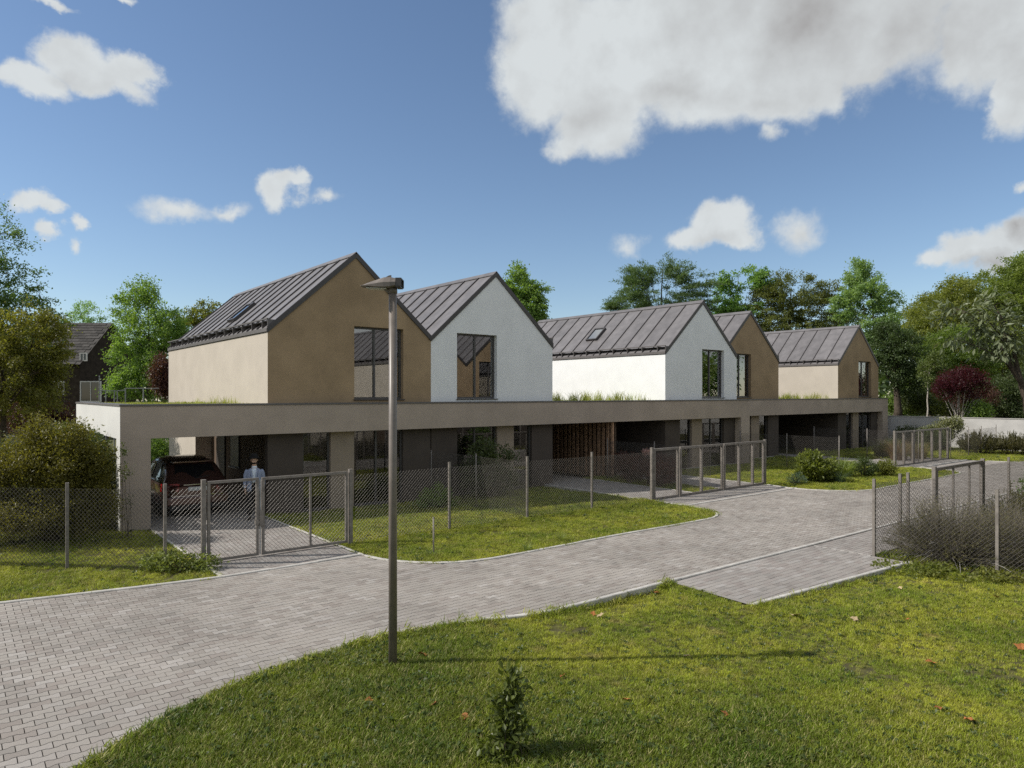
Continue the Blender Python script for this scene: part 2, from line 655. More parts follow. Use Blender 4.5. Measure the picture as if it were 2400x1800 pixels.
# ------------------------------------------------------------------ plan of the place (metres; x runs along the street, y towards the houses)
def inside(poly, X, Y):
    """which points lie inside the polygon"""
    X, Y = np.asarray(X), np.asarray(Y)
    r = np.zeros(X.shape, dtype=bool)
    n = len(poly)
    for i in range(n):
        x0, y0 = poly[i]
        x1, y1 = poly[(i + 1) % n]
        if y0 == y1:
            continue
        c = ((y0 > Y) != (y1 > Y)) & (X < (x1 - x0) * (Y - y0) / (y1 - y0) + x0)
        r ^= c
    return r


def arc(cx, cy, r, a0, a1, n=8):
    return [(cx + r * cos(radians(a0 + (a1 - a0) * i / n)), cy + r * sin(radians(a0 + (a1 - a0) * i / n))) for i in range(n + 1)]


NEAR = [(-9.0, -2.0), (-5.0, 1.6), (-2.2, 4.4), (-0.4, 6.35), (0.92, 7.6), (1.99, 8.36), (2.94, 8.72), (4.0, 8.95), (4.95, 9.03), (6.37, 8.8), (7.36, 8.43), (8.7, 8.43)]
NEAR_R = [(8.7, 8.43), (10.5, 8.40), (15.6, 8.36), (70.0, 8.2)]
FAR_L = [(-14.0, 17.2), (-6.0, 15.75), (0.65, 14.5), (2.6, 14.12), (4.08, 13.90)]
MID_EDGE = [(6.98, 13.95)] + arc(9.15, 14.0, 2.15, 180, 270, 10) + [(12.8, 11.9), (15.4, 11.85)] + arc(16.55, 13.25, 1.4, 270, 352, 10) + [(18.0, 14.4), (18.02, 14.95)]
L2_EDGE = [(24.62, 14.9)] + arc(26.6, 13.9, 2.2, 180, 270, 10) + [(31.8, 11.68)] + arc(34.5, 13.15, 1.47, 270, 360, 8) + [(35.95, 13.9), (35.42, 14.7)]
L3_EDGE = [(42.2, 14.7), (42.3, 13.0)] + arc(44.0, 13.0, 1.6, 185, 270, 8) + [(70.0, 11.3)]
ROAD = NEAR + NEAR_R[1:] + L3_EDGE[::-1] + [(35.42, 14.7)] + L2_EDGE[::-1][1:] + [(18.02, 14.95)] + MID_EDGE[::-1][1:] + FAR_L[::-1] + [(-14.0, -2.0)]
BAY = [(10.5, 8.36), (10.38, 6.62), (15.58, 6.22), (15.58, 8.33)]
DRIVE1 = [(4.08, 13.93), (6.98, 13.97), (6.98, 20.5), (7.85, 21.2), (7.85, 28.2), (3.5, 28.2), (4.08, 20.0)]
DRIVE2A = [(18.04, 13.75), (20.6, 13.75), (20.6, 20.0), (20.9, 29.0), (18.55, 29.0), (18.55, 20.6), (18.04, 20.4)]
DRIVE2B = [(22.3, 13.75), (24.6, 13.75), (24.6, 20.5), (25.35, 20.8), (25.35, 29.0), (22.0, 29.0), (22.3, 20.0)]
APRON2 = [(20.6, 13.75), (22.3, 13.75), (22.3, 15.3), (20.6, 15.3)]
STRIP = [(15.62, 8.24), (15.62, 6.98), (40.0, 6.9), (40.0, 8.18)]
DRIVE3 = [(35.5, 14.2), (42.2, 14.2), (42.2, 17.0), (38.6, 17.2), (38.2, 24.0), (36.7, 24.0), (36.7, 17.0), (35.5, 17.0)]


def gz(x, y):
    """height of the lawns"""
    z = -0.10 * sstep(15.5, 20.0, y) * sstep(6.9, 9.0, x)
    if y < 9.1:
        z += 0.015 - 0.02 * sstep(5.5, 8.0, x) * (1 - sstep(15, 17, x))
        z -= 0.085 * sstep(7.4, 8.8, x) * (1 - sstep(9.9, 10.35, x)) * sstep(7.3, 8.2, y)
        z -= 0.045 * sstep(10.6, 11.4, x) * (1 - sstep(15, 16, x)) * sstep(5.2, 6.0, y)
        z += 0.03 * sin(x * 0.9 + y * .5) * sstep(0, 6, 9 - y)
    return z


def sheet(name, x0, y0, x1, y1, step, m, zf, kind='structure', drop=0.0, hole=None):
    nx, ny = max(1, int(round((x1 - x0) / step))), max(1, int(round((y1 - y0) / step)))
    xs, ys = np.linspace(x0, x1, nx + 1), np.linspace(y0, y1, ny + 1)
    V = np.array([(x, y, zf(x, y) + drop) for y in ys for x in xs])
    F = []
    for j in range(ny):
        for i in range(nx):
            k = j * (nx + 1) + i
            F.append((k, k + 1, k + nx + 2, k + nx + 1))
    o = bpy.data.objects.new(name, np_mesh(name, V, np.array(F), m, smooth=True))
    place(o)
    return tag(o, kind=kind)


sheet('ground', -420, -420, 420, 420, 40, M['earth'], lambda x, y: -0.30)


# ------------------------------------------------------------------ paving
def bone(l=0.2, p=0.134, a=0.0095, j=0.0048, h=0.012):
    """top and flanks of an interlocking block: waisted in the middle, straight ends"""
    xs = [-l / 2 + j, -.066, -.034, .034, .066, l / 2 - j]
    w = [1, 1, -1, -1, 1, 1]
    top = [(x, p / 2 + a * s - j) for x, s in zip(xs, w)]
    bot = [(x, -p / 2 - a * s + j) for x, s in zip(xs, w)]
    e = 0.0009
    V = [(x, y - e, 0) for x, y in top] + [(x, y + e, 0) for x, y in bot]
    V += [(x, y, -0.011) for x, y in top] + [(x, y, -0.011) for x, y in bot]
    F = [(i + 6, i + 7, i + 1, i) for i in range(5)]
    ring = list(range(6)) + list(range(11, 5, -1))
    for i in range(12):
        a_, b_ = ring[i], ring[(i + 1) % 12]
        F.append((a_, b_, b_ + 12, a_ + 12))
    return np.array(V), np.array(F)


def brick(l=0.2, p=0.1, j=0.0034):
    e = 0.0008
    x, y = l / 2 - j, p / 2 - j
    V = [(-x + e, -y + e, 0), (x - e, -y + e, 0), (x - e, y - e, 0), (-x + e, y - e, 0), (-x, -y, -.004), (x, -y, -.004), (x, y, -.004), (-x, y, -.004)]
    F = [(0, 1, 2, 3), (1, 0, 4, 5), (2, 1, 5, 6), (3, 2, 6, 7), (0, 3, 7, 4)]
    return np.array(V), np.array(F)


def pave(root, name, poly, shape, lx, py, m, single=300, zf=None, swap=False, xmax=60, strict=False):
    """lay blocks in running bond over the polygon: the ones that show largest one by one, the rest as one mesh"""
    V0, F0 = shape
    if swap:
        V0 = V0[:, [1, 0, 2]] * np.array([1, -1, 1])
    P = np.array(poly)
    (x0, y0), (x1, y1) = P.min(0), P.max(0)
    x1 = min(x1, xmax)
    a0, a1, b0, b1 = (y0, y1, x0, x1) if swap else (x0, x1, y0, y1)
    rows = np.arange(b0, b1 + py, py)
    cs = []
    for k, b in enumerate(rows):
        a = np.arange(a0 + (lx / 2 if k % 2 else 0), a1 + lx, lx)
        cs.append(np.stack([a, np.full_like(a, b)], 1))
    C = np.concatenate(cs)
    if swap:
        C = C[:, ::-1]
    C = C[inside(poly, C[:, 0], C[:, 1])]
    if strict:
        for a_, b_ in ((-1, -1), (1, -1), (1, 1), (-1, 1)):
            hx, hy = (py, lx) if swap else (lx, py)
            C = C[inside(poly, C[:, 0] + a_ * hx * .46, C[:, 1] + b_ * hy * .46)]
    d = C[:, 0] * CT + C[:, 1] * ST
    r = C[:, 0] * ST - C[:, 1] * CT
    u = CX + FPX * r / np.maximum(d, .1)
    v = HY + FPX * EYE / np.maximum(d, .1)
    vis = (d > 1) & (u > -60) & (u < 2460) & (v < 1860)
    C, d, u, v = C[vis], d[vis], u[vis], v[vis]
    Z = RNG.normal(0, .0008, len(C))
    if zf:
        Z = Z + np.array([zf(x, y) for x, y in C])
    tilt = RNG.normal(0, .004, (len(C), 2))
    seen = (u > 5) & (u < 2395) & (v < 1795)
    order = np.argsort(np.where(seen, d, 1e6))
    one, rest = order[:single], order[single:]
    me = np_mesh(name, V0, F0, m, tone=np.zeros(len(F0)))
    for i in one:
        o = bpy.data.objects.new(name, me)
        place(o, root, (C[i, 0], C[i, 1], Z[i]))
        o.rotation_euler = (tilt[i, 0], tilt[i, 1], 0)
    if len(rest):
        n, q = len(rest), len(V0)
        V = np.repeat(V0[None], n, 0)
        V[:, :, 2] += V[:, :, 0] * tilt[rest, 1][:, None] + V[:, :, 1] * tilt[rest, 0][:, None] + Z[rest][:, None]
        V[:, :, 0] += C[rest, 0][:, None]
        V[:, :, 1] += C[rest, 1][:, None]
        F = (F0[None] + (np.arange(n) * q)[:, None, None]).reshape(-1, F0.shape[1])
        tone = np.repeat(RNG.random(n), len(F0))
        o = bpy.data.objects.new(name + 's', np_mesh(name + 's', V.reshape(-1, 3), F, m, tone=tone))
        place(o, root, (0, 0, 0))
        tag(o, kind='stuff')


def polybase(name, poly, z, m, parent=None):
    mb = MB()
    tri = tessellate_polygon([[Vector((x, y, 0)) for x, y in poly]])
    vs = [(x, y, z) for x, y in poly]
    fs = []
    for a, b, c in tri:
        A, B, C_ = poly[a], poly[b], poly[c]
        fs.append((a, b, c) if (B[0] - A[0]) * (C_[1] - A[1]) - (B[1] - A[1]) * (C_[0] - A[0]) > 0 else (a, c, b))
    mb.add(vs, fs)
    return mb.build(name, m, parent)


road = tag(polybase('road', ROAD, -0.010, M['sand']), kind='structure')
pave(road, 'paving_stone', ROAD, bone(), 0.2, 0.134, M['paver'])
bay = tag(polybase('parking_bay', BAY, -0.0055, M['block']), kind='structure')
pave(bay, 'paving_stone', BAY, brick(.25, .125), 0.25, 0.125, M['block'], strict=True)
for nm, P_ in (('driveway', DRIVE1), ('driveway', DRIVE2A), ('driveway', DRIVE2B), ('driveway_apron', APRON2), ('paved_strip', STRIP), ('driveway', DRIVE3)):
    d_ = tag(polybase(nm, P_, -0.0052, M['sand']), kind='structure')
    pave(d_, 'paving_stone', P_, brick(.2, .1), 0.2, 0.1, M['block'], single=300 if P_ is DRIVE1 else 0, swap=P_ is DRIVE1)


def kerb(pts, w=0.09, top=0.025, deep=0.16, step=1.0, name='kerb'):
    """kerb of single stones along a line"""
    pts = [Vector((x, y, 0)) for x, y in pts]
    seg = [(pts[i + 1] - pts[i]).length for i in range(len(pts) - 1)]
    tot = sum(seg)
    n = max(1, int(round(tot / step)))

    def pos(t):
        for i, s in enumerate(seg):
            if t <= s or i == len(seg) - 1:
                return pts[i].lerp(pts[i + 1], min(1, t / s)), (pts[i + 1] - pts[i]).normalized()
            t -= s
    root = None
    for k in range(n):
        sub = 3
        ts = [tot * (k + j / sub) / n for j in range(sub + 1)]
        ts[0] += .003
        ts[-1] -= .003
        mb = MB()
        vs = []
        dz = RNG.normal(0, .0015)
        for t in ts:
            p, d = pos(t)
            q = d.cross(Vector((0, 0, 1)))
            for a, z in ((-1, -deep), (-1, top - .012 + dz), (-.72, top + dz), (.72, top + dz), (1, top - .012 + dz), (1, -deep)):
                vs.append((p.x + q.x * a * w / 2, p.y + q.y * a * w / 2, z))
        fs = []
        for i in range(sub):
            for j in range(5):
                a = i * 6 + j
                fs.append((a, a + 1, a + 7, a + 6))
        fs += [(5, 4, 3, 2, 1, 0), tuple(sub * 6 + j for j in range(6))]
        mb.add(vs, fs)
        if root is None:
            root = bpy.data.objects.new(name, None)
            place(root, None, pts[0])
            tag(root, kind='structure')
        mb.build('kerbstone', M['kerb'], root)


kerb(FAR_L + [(6.98, 13.95)])
kerb(MID_EDGE)
kerb([(18.0, 13.72), (24.6, 13.70)])
kerb(L2_EDGE)
kerb([(35.9, 13.9), (42.2, 13.9)])
kerb(L3_EDGE[1:])
kerb([(6.0, 8.86), (6.4, 8.745), (6.9, 8.56), (7.36, 8.40), (8.7, 8.38), (10.5, 8.35), (15.6, 8.31)], top=.03)
kerb([(15.6, 8.31), (60.0, 8.18)], top=.03)
kerb([(10.40, 6.58), (15.6, 6.18)], top=.02)
kerb([(15.6, 6.98), (15.6, 8.28)], w=.05, top=-.003)
kerb([(4.06, 14.0), (4.06, 19.9)], w=.07, top=.012)
kerb([(7.02, 14.0), (7.02, 20.4)], w=.07, top=.012)
kerb([(18.0, 15.0), (18.0, 20.4)], w=.07, top=.012)
kerb([(24.64, 15.0), (24.64, 20.4)], w=.07, top=.012)
kerb([(20.64, 15.3), (20.64, 20.4)], w=.07, top=.012)
kerb([(22.26, 15.3), (22.26, 20.4)], w=.07, top=.012)

# ------------------------------------------------------------------ lawns
LAWN_FRONT = NEAR + NEAR_R[1:2] + [(10.36, 6.6), (15.7, 6.14), (15.75, 4.7), (16.6, 1.0), (16.6, -2.0)]
LAWN_LEFT = FAR_L + [(4.02, 20.0), (3.3, 20.3), (3.2, 40.0), (-22.0, 40.0), (-22.0, 18.0)]
LAWN_MID = MID_EDGE + [(17.97, 20.45), (7.05, 20.45)]
LAWN_STRIP = [(20.68, 15.35), (22.22, 15.35), (22.22, 21.0), (20.68, 21.0)]
LAWN_SECOND = L2_EDGE + [(35.4, 17.0), (36.6, 17.1), (36.6, 21.4), (31.7, 21.4), (31.6, 20.4), (24.7, 20.4)]
LAWN_END = L3_EDGE + [(70.0, 30.0), (50.0, 30.0), (49.9, 21.2), (38.7, 21.4), (38.7, 17.3), (42.2, 17.1)]
LAWN_OPP = [(15.66, 6.9), (40.0, 6.8), (40.0, 8.1), (60.0, 8.1), (60.0, -1.0), (17.0, -1.0), (15.9, 5.0)]
sheet('lawn', -9, -3, 17.5, 9.2, .5, M['soil'], gz, drop=-.035)
sheet('lawn', -22, 13.9, 4.2, 40, 1.0, M['soil'], lambda x, y: -.03)
sheet('lawn', 6.9, 11.7, 18.2, 20.6, .5, M['soil'], gz, drop=-.03)
sheet('lawn', 20.5, 15.2, 22.4, 21.2, .5, M['soil'], lambda x, y: -.03)
sheet('lawn', 24.5, 11.5, 36.8, 21.6, 1.0, M['soil'], lambda x, y: -.03)
sheet('lawn', 38.4, 11.0, 70.0, 34.0, 2.0, M['soil'], lambda x, y: -.032)
sheet('lawn', 15.6, -3, 66.0, 8.3, 2.0, M['soil'], lambda x, y: -.034)


def grass_mat():
    m = bpy.data.materials.new('grass blades')
    m.use_nodes = True
    nt = m.node_tree
    nt.nodes.clear()
    N, L = nt.nodes.new, nt.links.new
    out = N('ShaderNodeOutputMaterial')
    geo = N('ShaderNodeNewGeometry')

    def noise(s, d):
        n = N('ShaderNodeTexNoise')
        n.inputs['Scale'].default_value = s
        n.inputs['Detail'].default_value = d
        L(geo.outputs['Position'], n.inputs['Vector'])
        return n.outputs[0]

    def rng(x, a, b, c=0., d=1.):
        n = N('ShaderNodeMapRange')
        L(x, n.inputs[0])
        for i, q in enumerate((a, b, c, d)):
            n.inputs[i + 1].default_value = q
        return n.outputs[0]

    def mix(f, a, b):
        n = N('ShaderNodeMix')
        n.data_type = 'RGBA'
        L(f, n.inputs[0])
        for i, q in ((6, a), (7, b)):
            if isinstance(q, tuple):
                n.inputs[i].default_value = (*q, 1)
            else:
                L(q, n.inputs[i])
        return n.outputs[2]
    at_ = N('ShaderNodeAttribute')
    at_.attribute_name = 'lush'
    at_.attribute_type = 'INSTANCER'
    oi = N('ShaderNodeObjectInfo')
    tone = N('ShaderNodeAttribute')
    tone.attribute_name = 'tone'
    lushc = mix(rng(noise(.9, 4), .35, .65), (0.105, 0.170, 0.014), (0.200, 0.250, 0.022))
    lawnc = mix(rng(noise(.8, 5), .35, .68), (0.235, 0.320, 0.026), (0.53, 0.545, 0.060))
    lawnc = mix(rng(noise(2.3, 5), .58, .78), lawnc, (0.52, 0.42, 0.15))
    c = mix(at_.outputs['Fac'], lawnc, lushc)
    c = mix(rng(tone.outputs['Fac'], .66, 1.0), c, (0.46, 0.38, 0.17))
    hs = N('ShaderNodeHueSaturation')
    L(c, hs.inputs['Color'])
    L(rng(oi.outputs['Random'], 0, 1, .55, 1.4), hs.inputs['Value'])
    L(rng(tone.outputs['Fac'], 0, 1, .485, .515), hs.inputs['Hue'])
    b = N('ShaderNodeBsdfPrincipled')
    b.inputs['Roughness'].default_value = .5
    b.inputs['Specular IOR Level'].default_value = .3
    L(hs.outputs[0], b.inputs['Base Color'])
    t = N('ShaderNodeBsdfTranslucent')
    L(hs.outputs[0], t.inputs[0])
    ms = N('ShaderNodeMixShader')
    ms.inputs[0].default_value = .42
    L(b.outputs[0], ms.inputs[1])
    L(t.outputs[0], ms.inputs[2])
    L(ms.outputs[0], out.inputs[0])
    return m


M['grass'] = grass_mat()
M['weed'] = leaf_mat('weed leaf', (0.055, 0.085, 0.018), (0.10, 0.13, 0.03), .3)


def blade_clump(n, rad, h0, h1, w, seed, lean=.5):
    """mesh of one clump of grass blades"""
    r = np.random.default_rng(seed)
    V, F, T = [], [], []
    for i in range(n):
        a = r.uniform(0, 2 * pi)
        q = rad * sqrt(r.uniform())
        x, y = q * cos(a), q * sin(a)
        h = r.uniform(h0, h1)
        b = r.uniform(0, 2 * pi)
        le = r.uniform(.1, lean) * h
        dx, dy = cos(b), sin(b)
        nx, ny = -dy * w / 2, dx * w / 2
        k = len(V)
        for t, ww, zz in ((0, 1, 0), (.45, .85, .55), (1, .12, 1)):
            cx, cy, cz = x + dx * le * t * t, y + dy * le * t * t, h * zz * (1 - .15 * t)
            V += [(cx - nx * ww, cy - ny * ww, cz), (cx + nx * ww, cy + ny * ww, cz)]
        F += [(k, k + 1, k + 3, k + 2), (k + 2, k + 3, k + 5, k + 4)]
        T += [r.uniform()] * 2
    return np_mesh('grass_clump', np.array(V), np.array(F), M['grass'], np.array(T))


def weed_mesh(seed):
    r = np.random.default_rng(seed)
    V, F, T = [], [], []
    for i in range(11):
        a = r.uniform(0, 2 * pi)
        l = r.uniform(.025, .06)
        w = l * .5
        dx, dy = cos(a), sin(a)
        x, y = dx * .012, dy * .012
        k = len(V)
        z1 = r.uniform(.015, .05)
        V += [(x, y, .01), (x + dx * l * .5 - dy * w / 2, y + dy * l * .5 + dx * w / 2, z1), (x + dx * l, y + dy * l, z1 * .7), (x + dx * l * .5 + dy * w / 2, y + dy * l * .5 - dx * w / 2, z1)]
        F.append((k, k + 1, k + 2, k + 3))
        T.append(r.uniform())
    return np_mesh('weed', np.array(V), np.array(F), M['weed'], np.array(T))


def hidden(me):
    return bpy.data.objects.new(me.name, me)


CLUMPS = [hidden(blade_clump(26, .075, .03, .062, .0062, 1)), hidden(blade_clump(26, .075, .03, .058, .0062, 2, .8)), hidden(blade_clump(24, .07, .035, .066, .006, 3, 1.0)), hidden(weed_mesh(4))]


def scatter(name, pts, scl, lush, idx, protos, kind='stuff', parent=None, tilt=.15):
    """instances of the clumps standing on the given points"""
    n = len(pts)
    me = bpy.data.meshes.new(name)
    me.vertices.add(n)
    me.vertices.foreach_set('co', np.ascontiguousarray(pts, np.float32).ravel())
    for nm, tp, val in (('scl', 'FLOAT', scl), ('lush', 'FLOAT', lush)):
        a = me.attributes.new(nm, tp, 'POINT')
        a.data.foreach_set('value', np.ascontiguousarray(val, np.float32))
    a = me.attributes.new('idx', 'INT', 'POINT')
    a.data.foreach_set('value', np.ascontiguousarray(idx, np.int32))
    rot = np.stack([RNG.normal(0, tilt, n), RNG.normal(0, tilt, n), RNG.uniform(0, 2 * pi, n)], 1)
    a = me.attributes.new('rot', 'FLOAT_VECTOR', 'POINT')
    a.data.foreach_set('vector', np.ascontiguousarray(rot, np.float32).ravel())
    o = bpy.data.objects.new(name, me)
    place(o, parent, (0, 0, 0) if parent is None else WLOC[parent.name])
    tag(o, kind=kind)
    g = bpy.data.node_groups.new(name, 'GeometryNodeTree')
    g.interface.new_socket('Geometry', in_out='INPUT', socket_type='NodeSocketGeometry')
    g.interface.new_socket('Geometry', in_out='OUTPUT', socket_type='NodeSocketGeometry')
    N, L = g.nodes.new, g.links.new
    gi, go = N('NodeGroupInput'), N('NodeGroupOutput')
    ip = N('GeometryNodeInstanceOnPoints')
    jn = N('GeometryNodeJoinGeometry')
    for p in reversed(protos):
        oi = N('GeometryNodeObjectInfo')
        oi.inputs['Object'].default_value = p
        oi.inputs['As Instance'].default_value = True
        L(oi.outputs['Geometry'], jn.inputs[0])
    mp = N('GeometryNodeMeshToPoints')
    L(gi.outputs[0], mp.inputs[0])

    def attr(nm, dt):
        q = N('GeometryNodeInputNamedAttribute')
        q.data_type = dt
        q.inputs['Name'].default_value = nm
        return [x for x in q.outputs if x.enabled and x.name == 'Attribute'][0]
    L(mp.outputs[0], ip.inputs['Points'])
    L(jn.outputs[0], ip.inputs['Instance'])
    ip.inputs['Pick Instance'].default_value = True
    L(attr('idx', 'INT'), ip.inputs['Instance Index'])
    L(attr('scl', 'FLOAT'), ip.inputs['Scale'])
    er = N('FunctionNodeEulerToRotation')
    L(attr('rot', 'FLOAT_VECTOR'), er.inputs[0])
    L(er.outputs[0], ip.inputs['Rotation'])
    L(ip.outputs[0], go.inputs[0])
    o.modifiers.new('scatter', 'NODES').node_group = g
    return o


def in_view(X, Y, pad=80, z=0.0):
    d = X * CT + Y * ST
    r = X * ST - Y * CT
    dd = np.maximum(d, .1)
    u, v = CX + FPX * r / dd, HY + FPX * (EYE - z) / dd
    return (d > 1.5) & (u > -pad) & (u < 2400 + pad) & (v < 1800 + 3 * pad)


def wave2(X, Y, s, seed):
    r = np.random.default_rng(seed)
    t = 0
    for k in range(6):
        a, p = r.uniform(0, 2 * pi), r.uniform(0, 2 * pi)
        q = s * r.uniform(.6, 1.7)
        t = t + np.sin((X * np.cos(a) + Y * np.sin(a)) * q + p)
    return t / 3.5


def lawn(name, poly, dens, zf, size=1.0, lush=None, drop=-.03, weeds=.02, near=None):
    P = np.array(poly)
    (x0, y0), (x1, y1) = P.min(0), P.max(0)
    n = int((x1 - x0) * (y1 - y0) * dens)
    X, Y = RNG.uniform(x0, x1, n), RNG.uniform(y0, y1, n)
    k = inside(poly, X, Y) & in_view(X, Y)
    X, Y = X[k], Y[k]
    d = X * CT + Y * ST
    if near:       # thin out with distance, with larger clumps there
        keep = RNG.random(len(X)) < np.clip((near / d) ** 1.5, .12, 1)
        X, Y, d = X[keep], Y[keep], d[keep]
        s0 = np.clip((d / near) ** .55, 1, 2.2)
    else:
        s0 = np.ones(len(X))
    lu = np.zeros(len(X)) if lush is None else np.array([lush(x, y) for x, y in zip(X, Y)])
    w = wave2(X, Y, 1.3, 3) * .5 + wave2(X, Y, 4.5, 8) * .5
    lu = np.clip(lu + .22 * w, 0, 1)
    bare = wave2(X, Y, 2.4, 21)
    keep = RNG.random(len(X)) > np.clip((bare - .62) * 1.3, 0, .75) * (lu < .45)
    X, Y, lu, w, s0 = X[keep], Y[keep], lu[keep], w[keep], s0[keep]
    S = size * s0 * (0.62 + .95 * lu + .14 * w + RNG.normal(0, .12, len(X)))
    I = RNG.integers(0, 3, len(X))
    I[RNG.random(len(X)) < weeds * (1 + 1.5 * np.clip(wave2(X, Y, 1.9, 33), 0, 1))] = 3
    Z = np.array([zf(x, y) for x, y in zip(X, Y)]) + drop
    return scatter(name, np.stack([X, Y, Z], 1), np.maximum(S, .3), lu, I, CLUMPS)


def front_lush(x, y):
    a = 1 - sstep(4.6, 8.2, x + .35 * (y - 5) + .5 * sin(y * 1.3))
    return .12 + .85 * a


lawn('lawn_grass', LAWN_FRONT, 560, gz, 1.0, front_lush, -.035, .045, near=9.0)
lawn('lawn_grass', LAWN_LEFT, 190, lambda x, y: 0, 1.3, lambda x, y: .12, near=18)
lawn('lawn_grass', LAWN_MID, 300, gz, 1.3, lambda x, y: .26 + .2 * sstep(14, 18, x), near=16)
lawn('lawn_grass', LAWN_STRIP, 160, lambda x, y: 0, 1.6, lambda x, y: .35)
lawn('lawn_grass', LAWN_SECOND, 130, lambda x, y: 0, 1.6, lambda x, y: .25, near=32)
lawn('lawn_grass', LAWN_END, 60, lambda x, y: 0, 2.2, lambda x, y: .25)
lawn('lawn_grass', LAWN_OPP, 80, lambda x, y: 0, 1.7, lambda x, y: .3)


def edge_grass(name, line, side, dens=26, zf=lambda x, y: 0.0, size=1.2, w=.16):
    """longer blades that lean over the kerb"""
    P = []
    for (x0, y0), (x1, y1) in zip(line[:-1], line[1:]):
        L_ = sqrt((x1 - x0) ** 2 + (y1 - y0) ** 2)
        n = RNG.poisson(L_ * dens)
        t = RNG.random(n)
        q = -side * (.05 + w * RNG.random(n) ** 1.5)
        nx, ny = -(y1 - y0) / L_, (x1 - x0) / L_
        for a, b in zip(t, q):
            x, y = x0 + (x1 - x0) * a + nx * b, y0 + (y1 - y0) * a + ny * b
            P.append((x, y, zf(x, y) - .03))
    P = np.array(P)
    k = in_view(P[:, 0], P[:, 1]) & (wave2(P[:, 0], P[:, 1], 2.2, 55) > -.35)
    P = P[k]
    n = len(P)
    scatter(name, P, size * (.6 + .8 * RNG.random(n)), .2 + .5 * RNG.random(n), RNG.integers(0, 3, n), CLUMPS, tilt=.4)


edge_grass('kerb_grass', NEAR[3:] + NEAR_R[1:2], 1, 40, gz, 1.7, .1)
edge_grass('kerb_grass', MID_EDGE, -1, 16, gz, 1.3)
edge_grass('kerb_grass', FAR_L, -1, 16, lambda x, y: 0, 1.2)
edge_grass('kerb_grass', [(10.38, 6.6), (15.6, 6.2)], 1, 20, gz, 1.4, .1)
# ------------------------------------------------------------------ houses
M['glass'] = glass_mat('window glass', .20)
M['glass_low'] = glass_mat('ground floor glass', .05)
M['sky_glass'] = glass_mat('skylight glass', .5, (.1, .1, .12))
W, DEP, ZD, ZE, ZR = 5.62, 11.95, 3.12, 5.32, 7.84
SL = math.atan2(ZR - ZE, W / 2)
LSL = sqrt((ZR - ZE) ** 2 + (W / 2) ** 2)
NP = 13
TSL = 0.12                     # roof thickness measured upright
PW = (DEP + .08) / NP


def _slope_piece(side, y0, y1, s0, s1, h0, h1):
    """box lying on a roof slope, local to the eave foot: along the slope s, across y, height h above the sheet"""
    mb = MB()
    k = 1 if side == 'L' else -1
    ux, uz = k * cos(SL), sin(SL)
    nx, nz = -k * sin(SL), cos(SL)
    vs = []
    for h in (h0, h1):
        for s, y in ((s0, y0), (s1, y0), (s1, y1), (s0, y1)):
            vs.append((ux * s + nx * h, y, uz * s + nz * h))
    mb.add(vs, [(3, 2, 1, 0), (4, 5, 6, 7), (0, 1, 5, 4), (1, 2, 6, 5), (2, 3, 7, 6), (3, 0, 4, 7)])
    return mb


PIECE = {}
for sd_ in 'LR':
    PIECE[sd_, 'panel'] = _slope_piece(sd_, .014, PW - .014, .01, LSL - .02, .001, .012).mesh('roof_panel', M['roof'])
    PIECE[sd_, 'seam'] = _slope_piece(sd_, -.016, .016, .0, LSL - .01, .0005, .055).mesh('standing_seam', M['seam'])
_b = MB()
_b.add([(0, -.012, 0), (0, -.012, .26), (.27, -.012, .26), (0, .012, 0), (0, .012, .26), (.27, .012, .26)], [(0, 2, 1), (3, 4, 5), (0, 1, 4, 3), (1, 2, 5, 4), (2, 0, 3, 5)])
PIECE['L', 'bracket'] = _b.mesh('gutter_bracket', M['cap'])
_b = MB()
_b.add([(0, -.012, 0), (0, -.012, .26), (-.27, -.012, .26), (0, .012, 0), (0, .012, .26), (-.27, .012, .26)], [(0, 1, 2), (3, 5, 4), (0, 3, 4, 1), (1, 4, 5, 2), (2, 5, 3, 0)])
PIECE['R', 'bracket'] = _b.mesh('gutter_bracket', M['cap'])


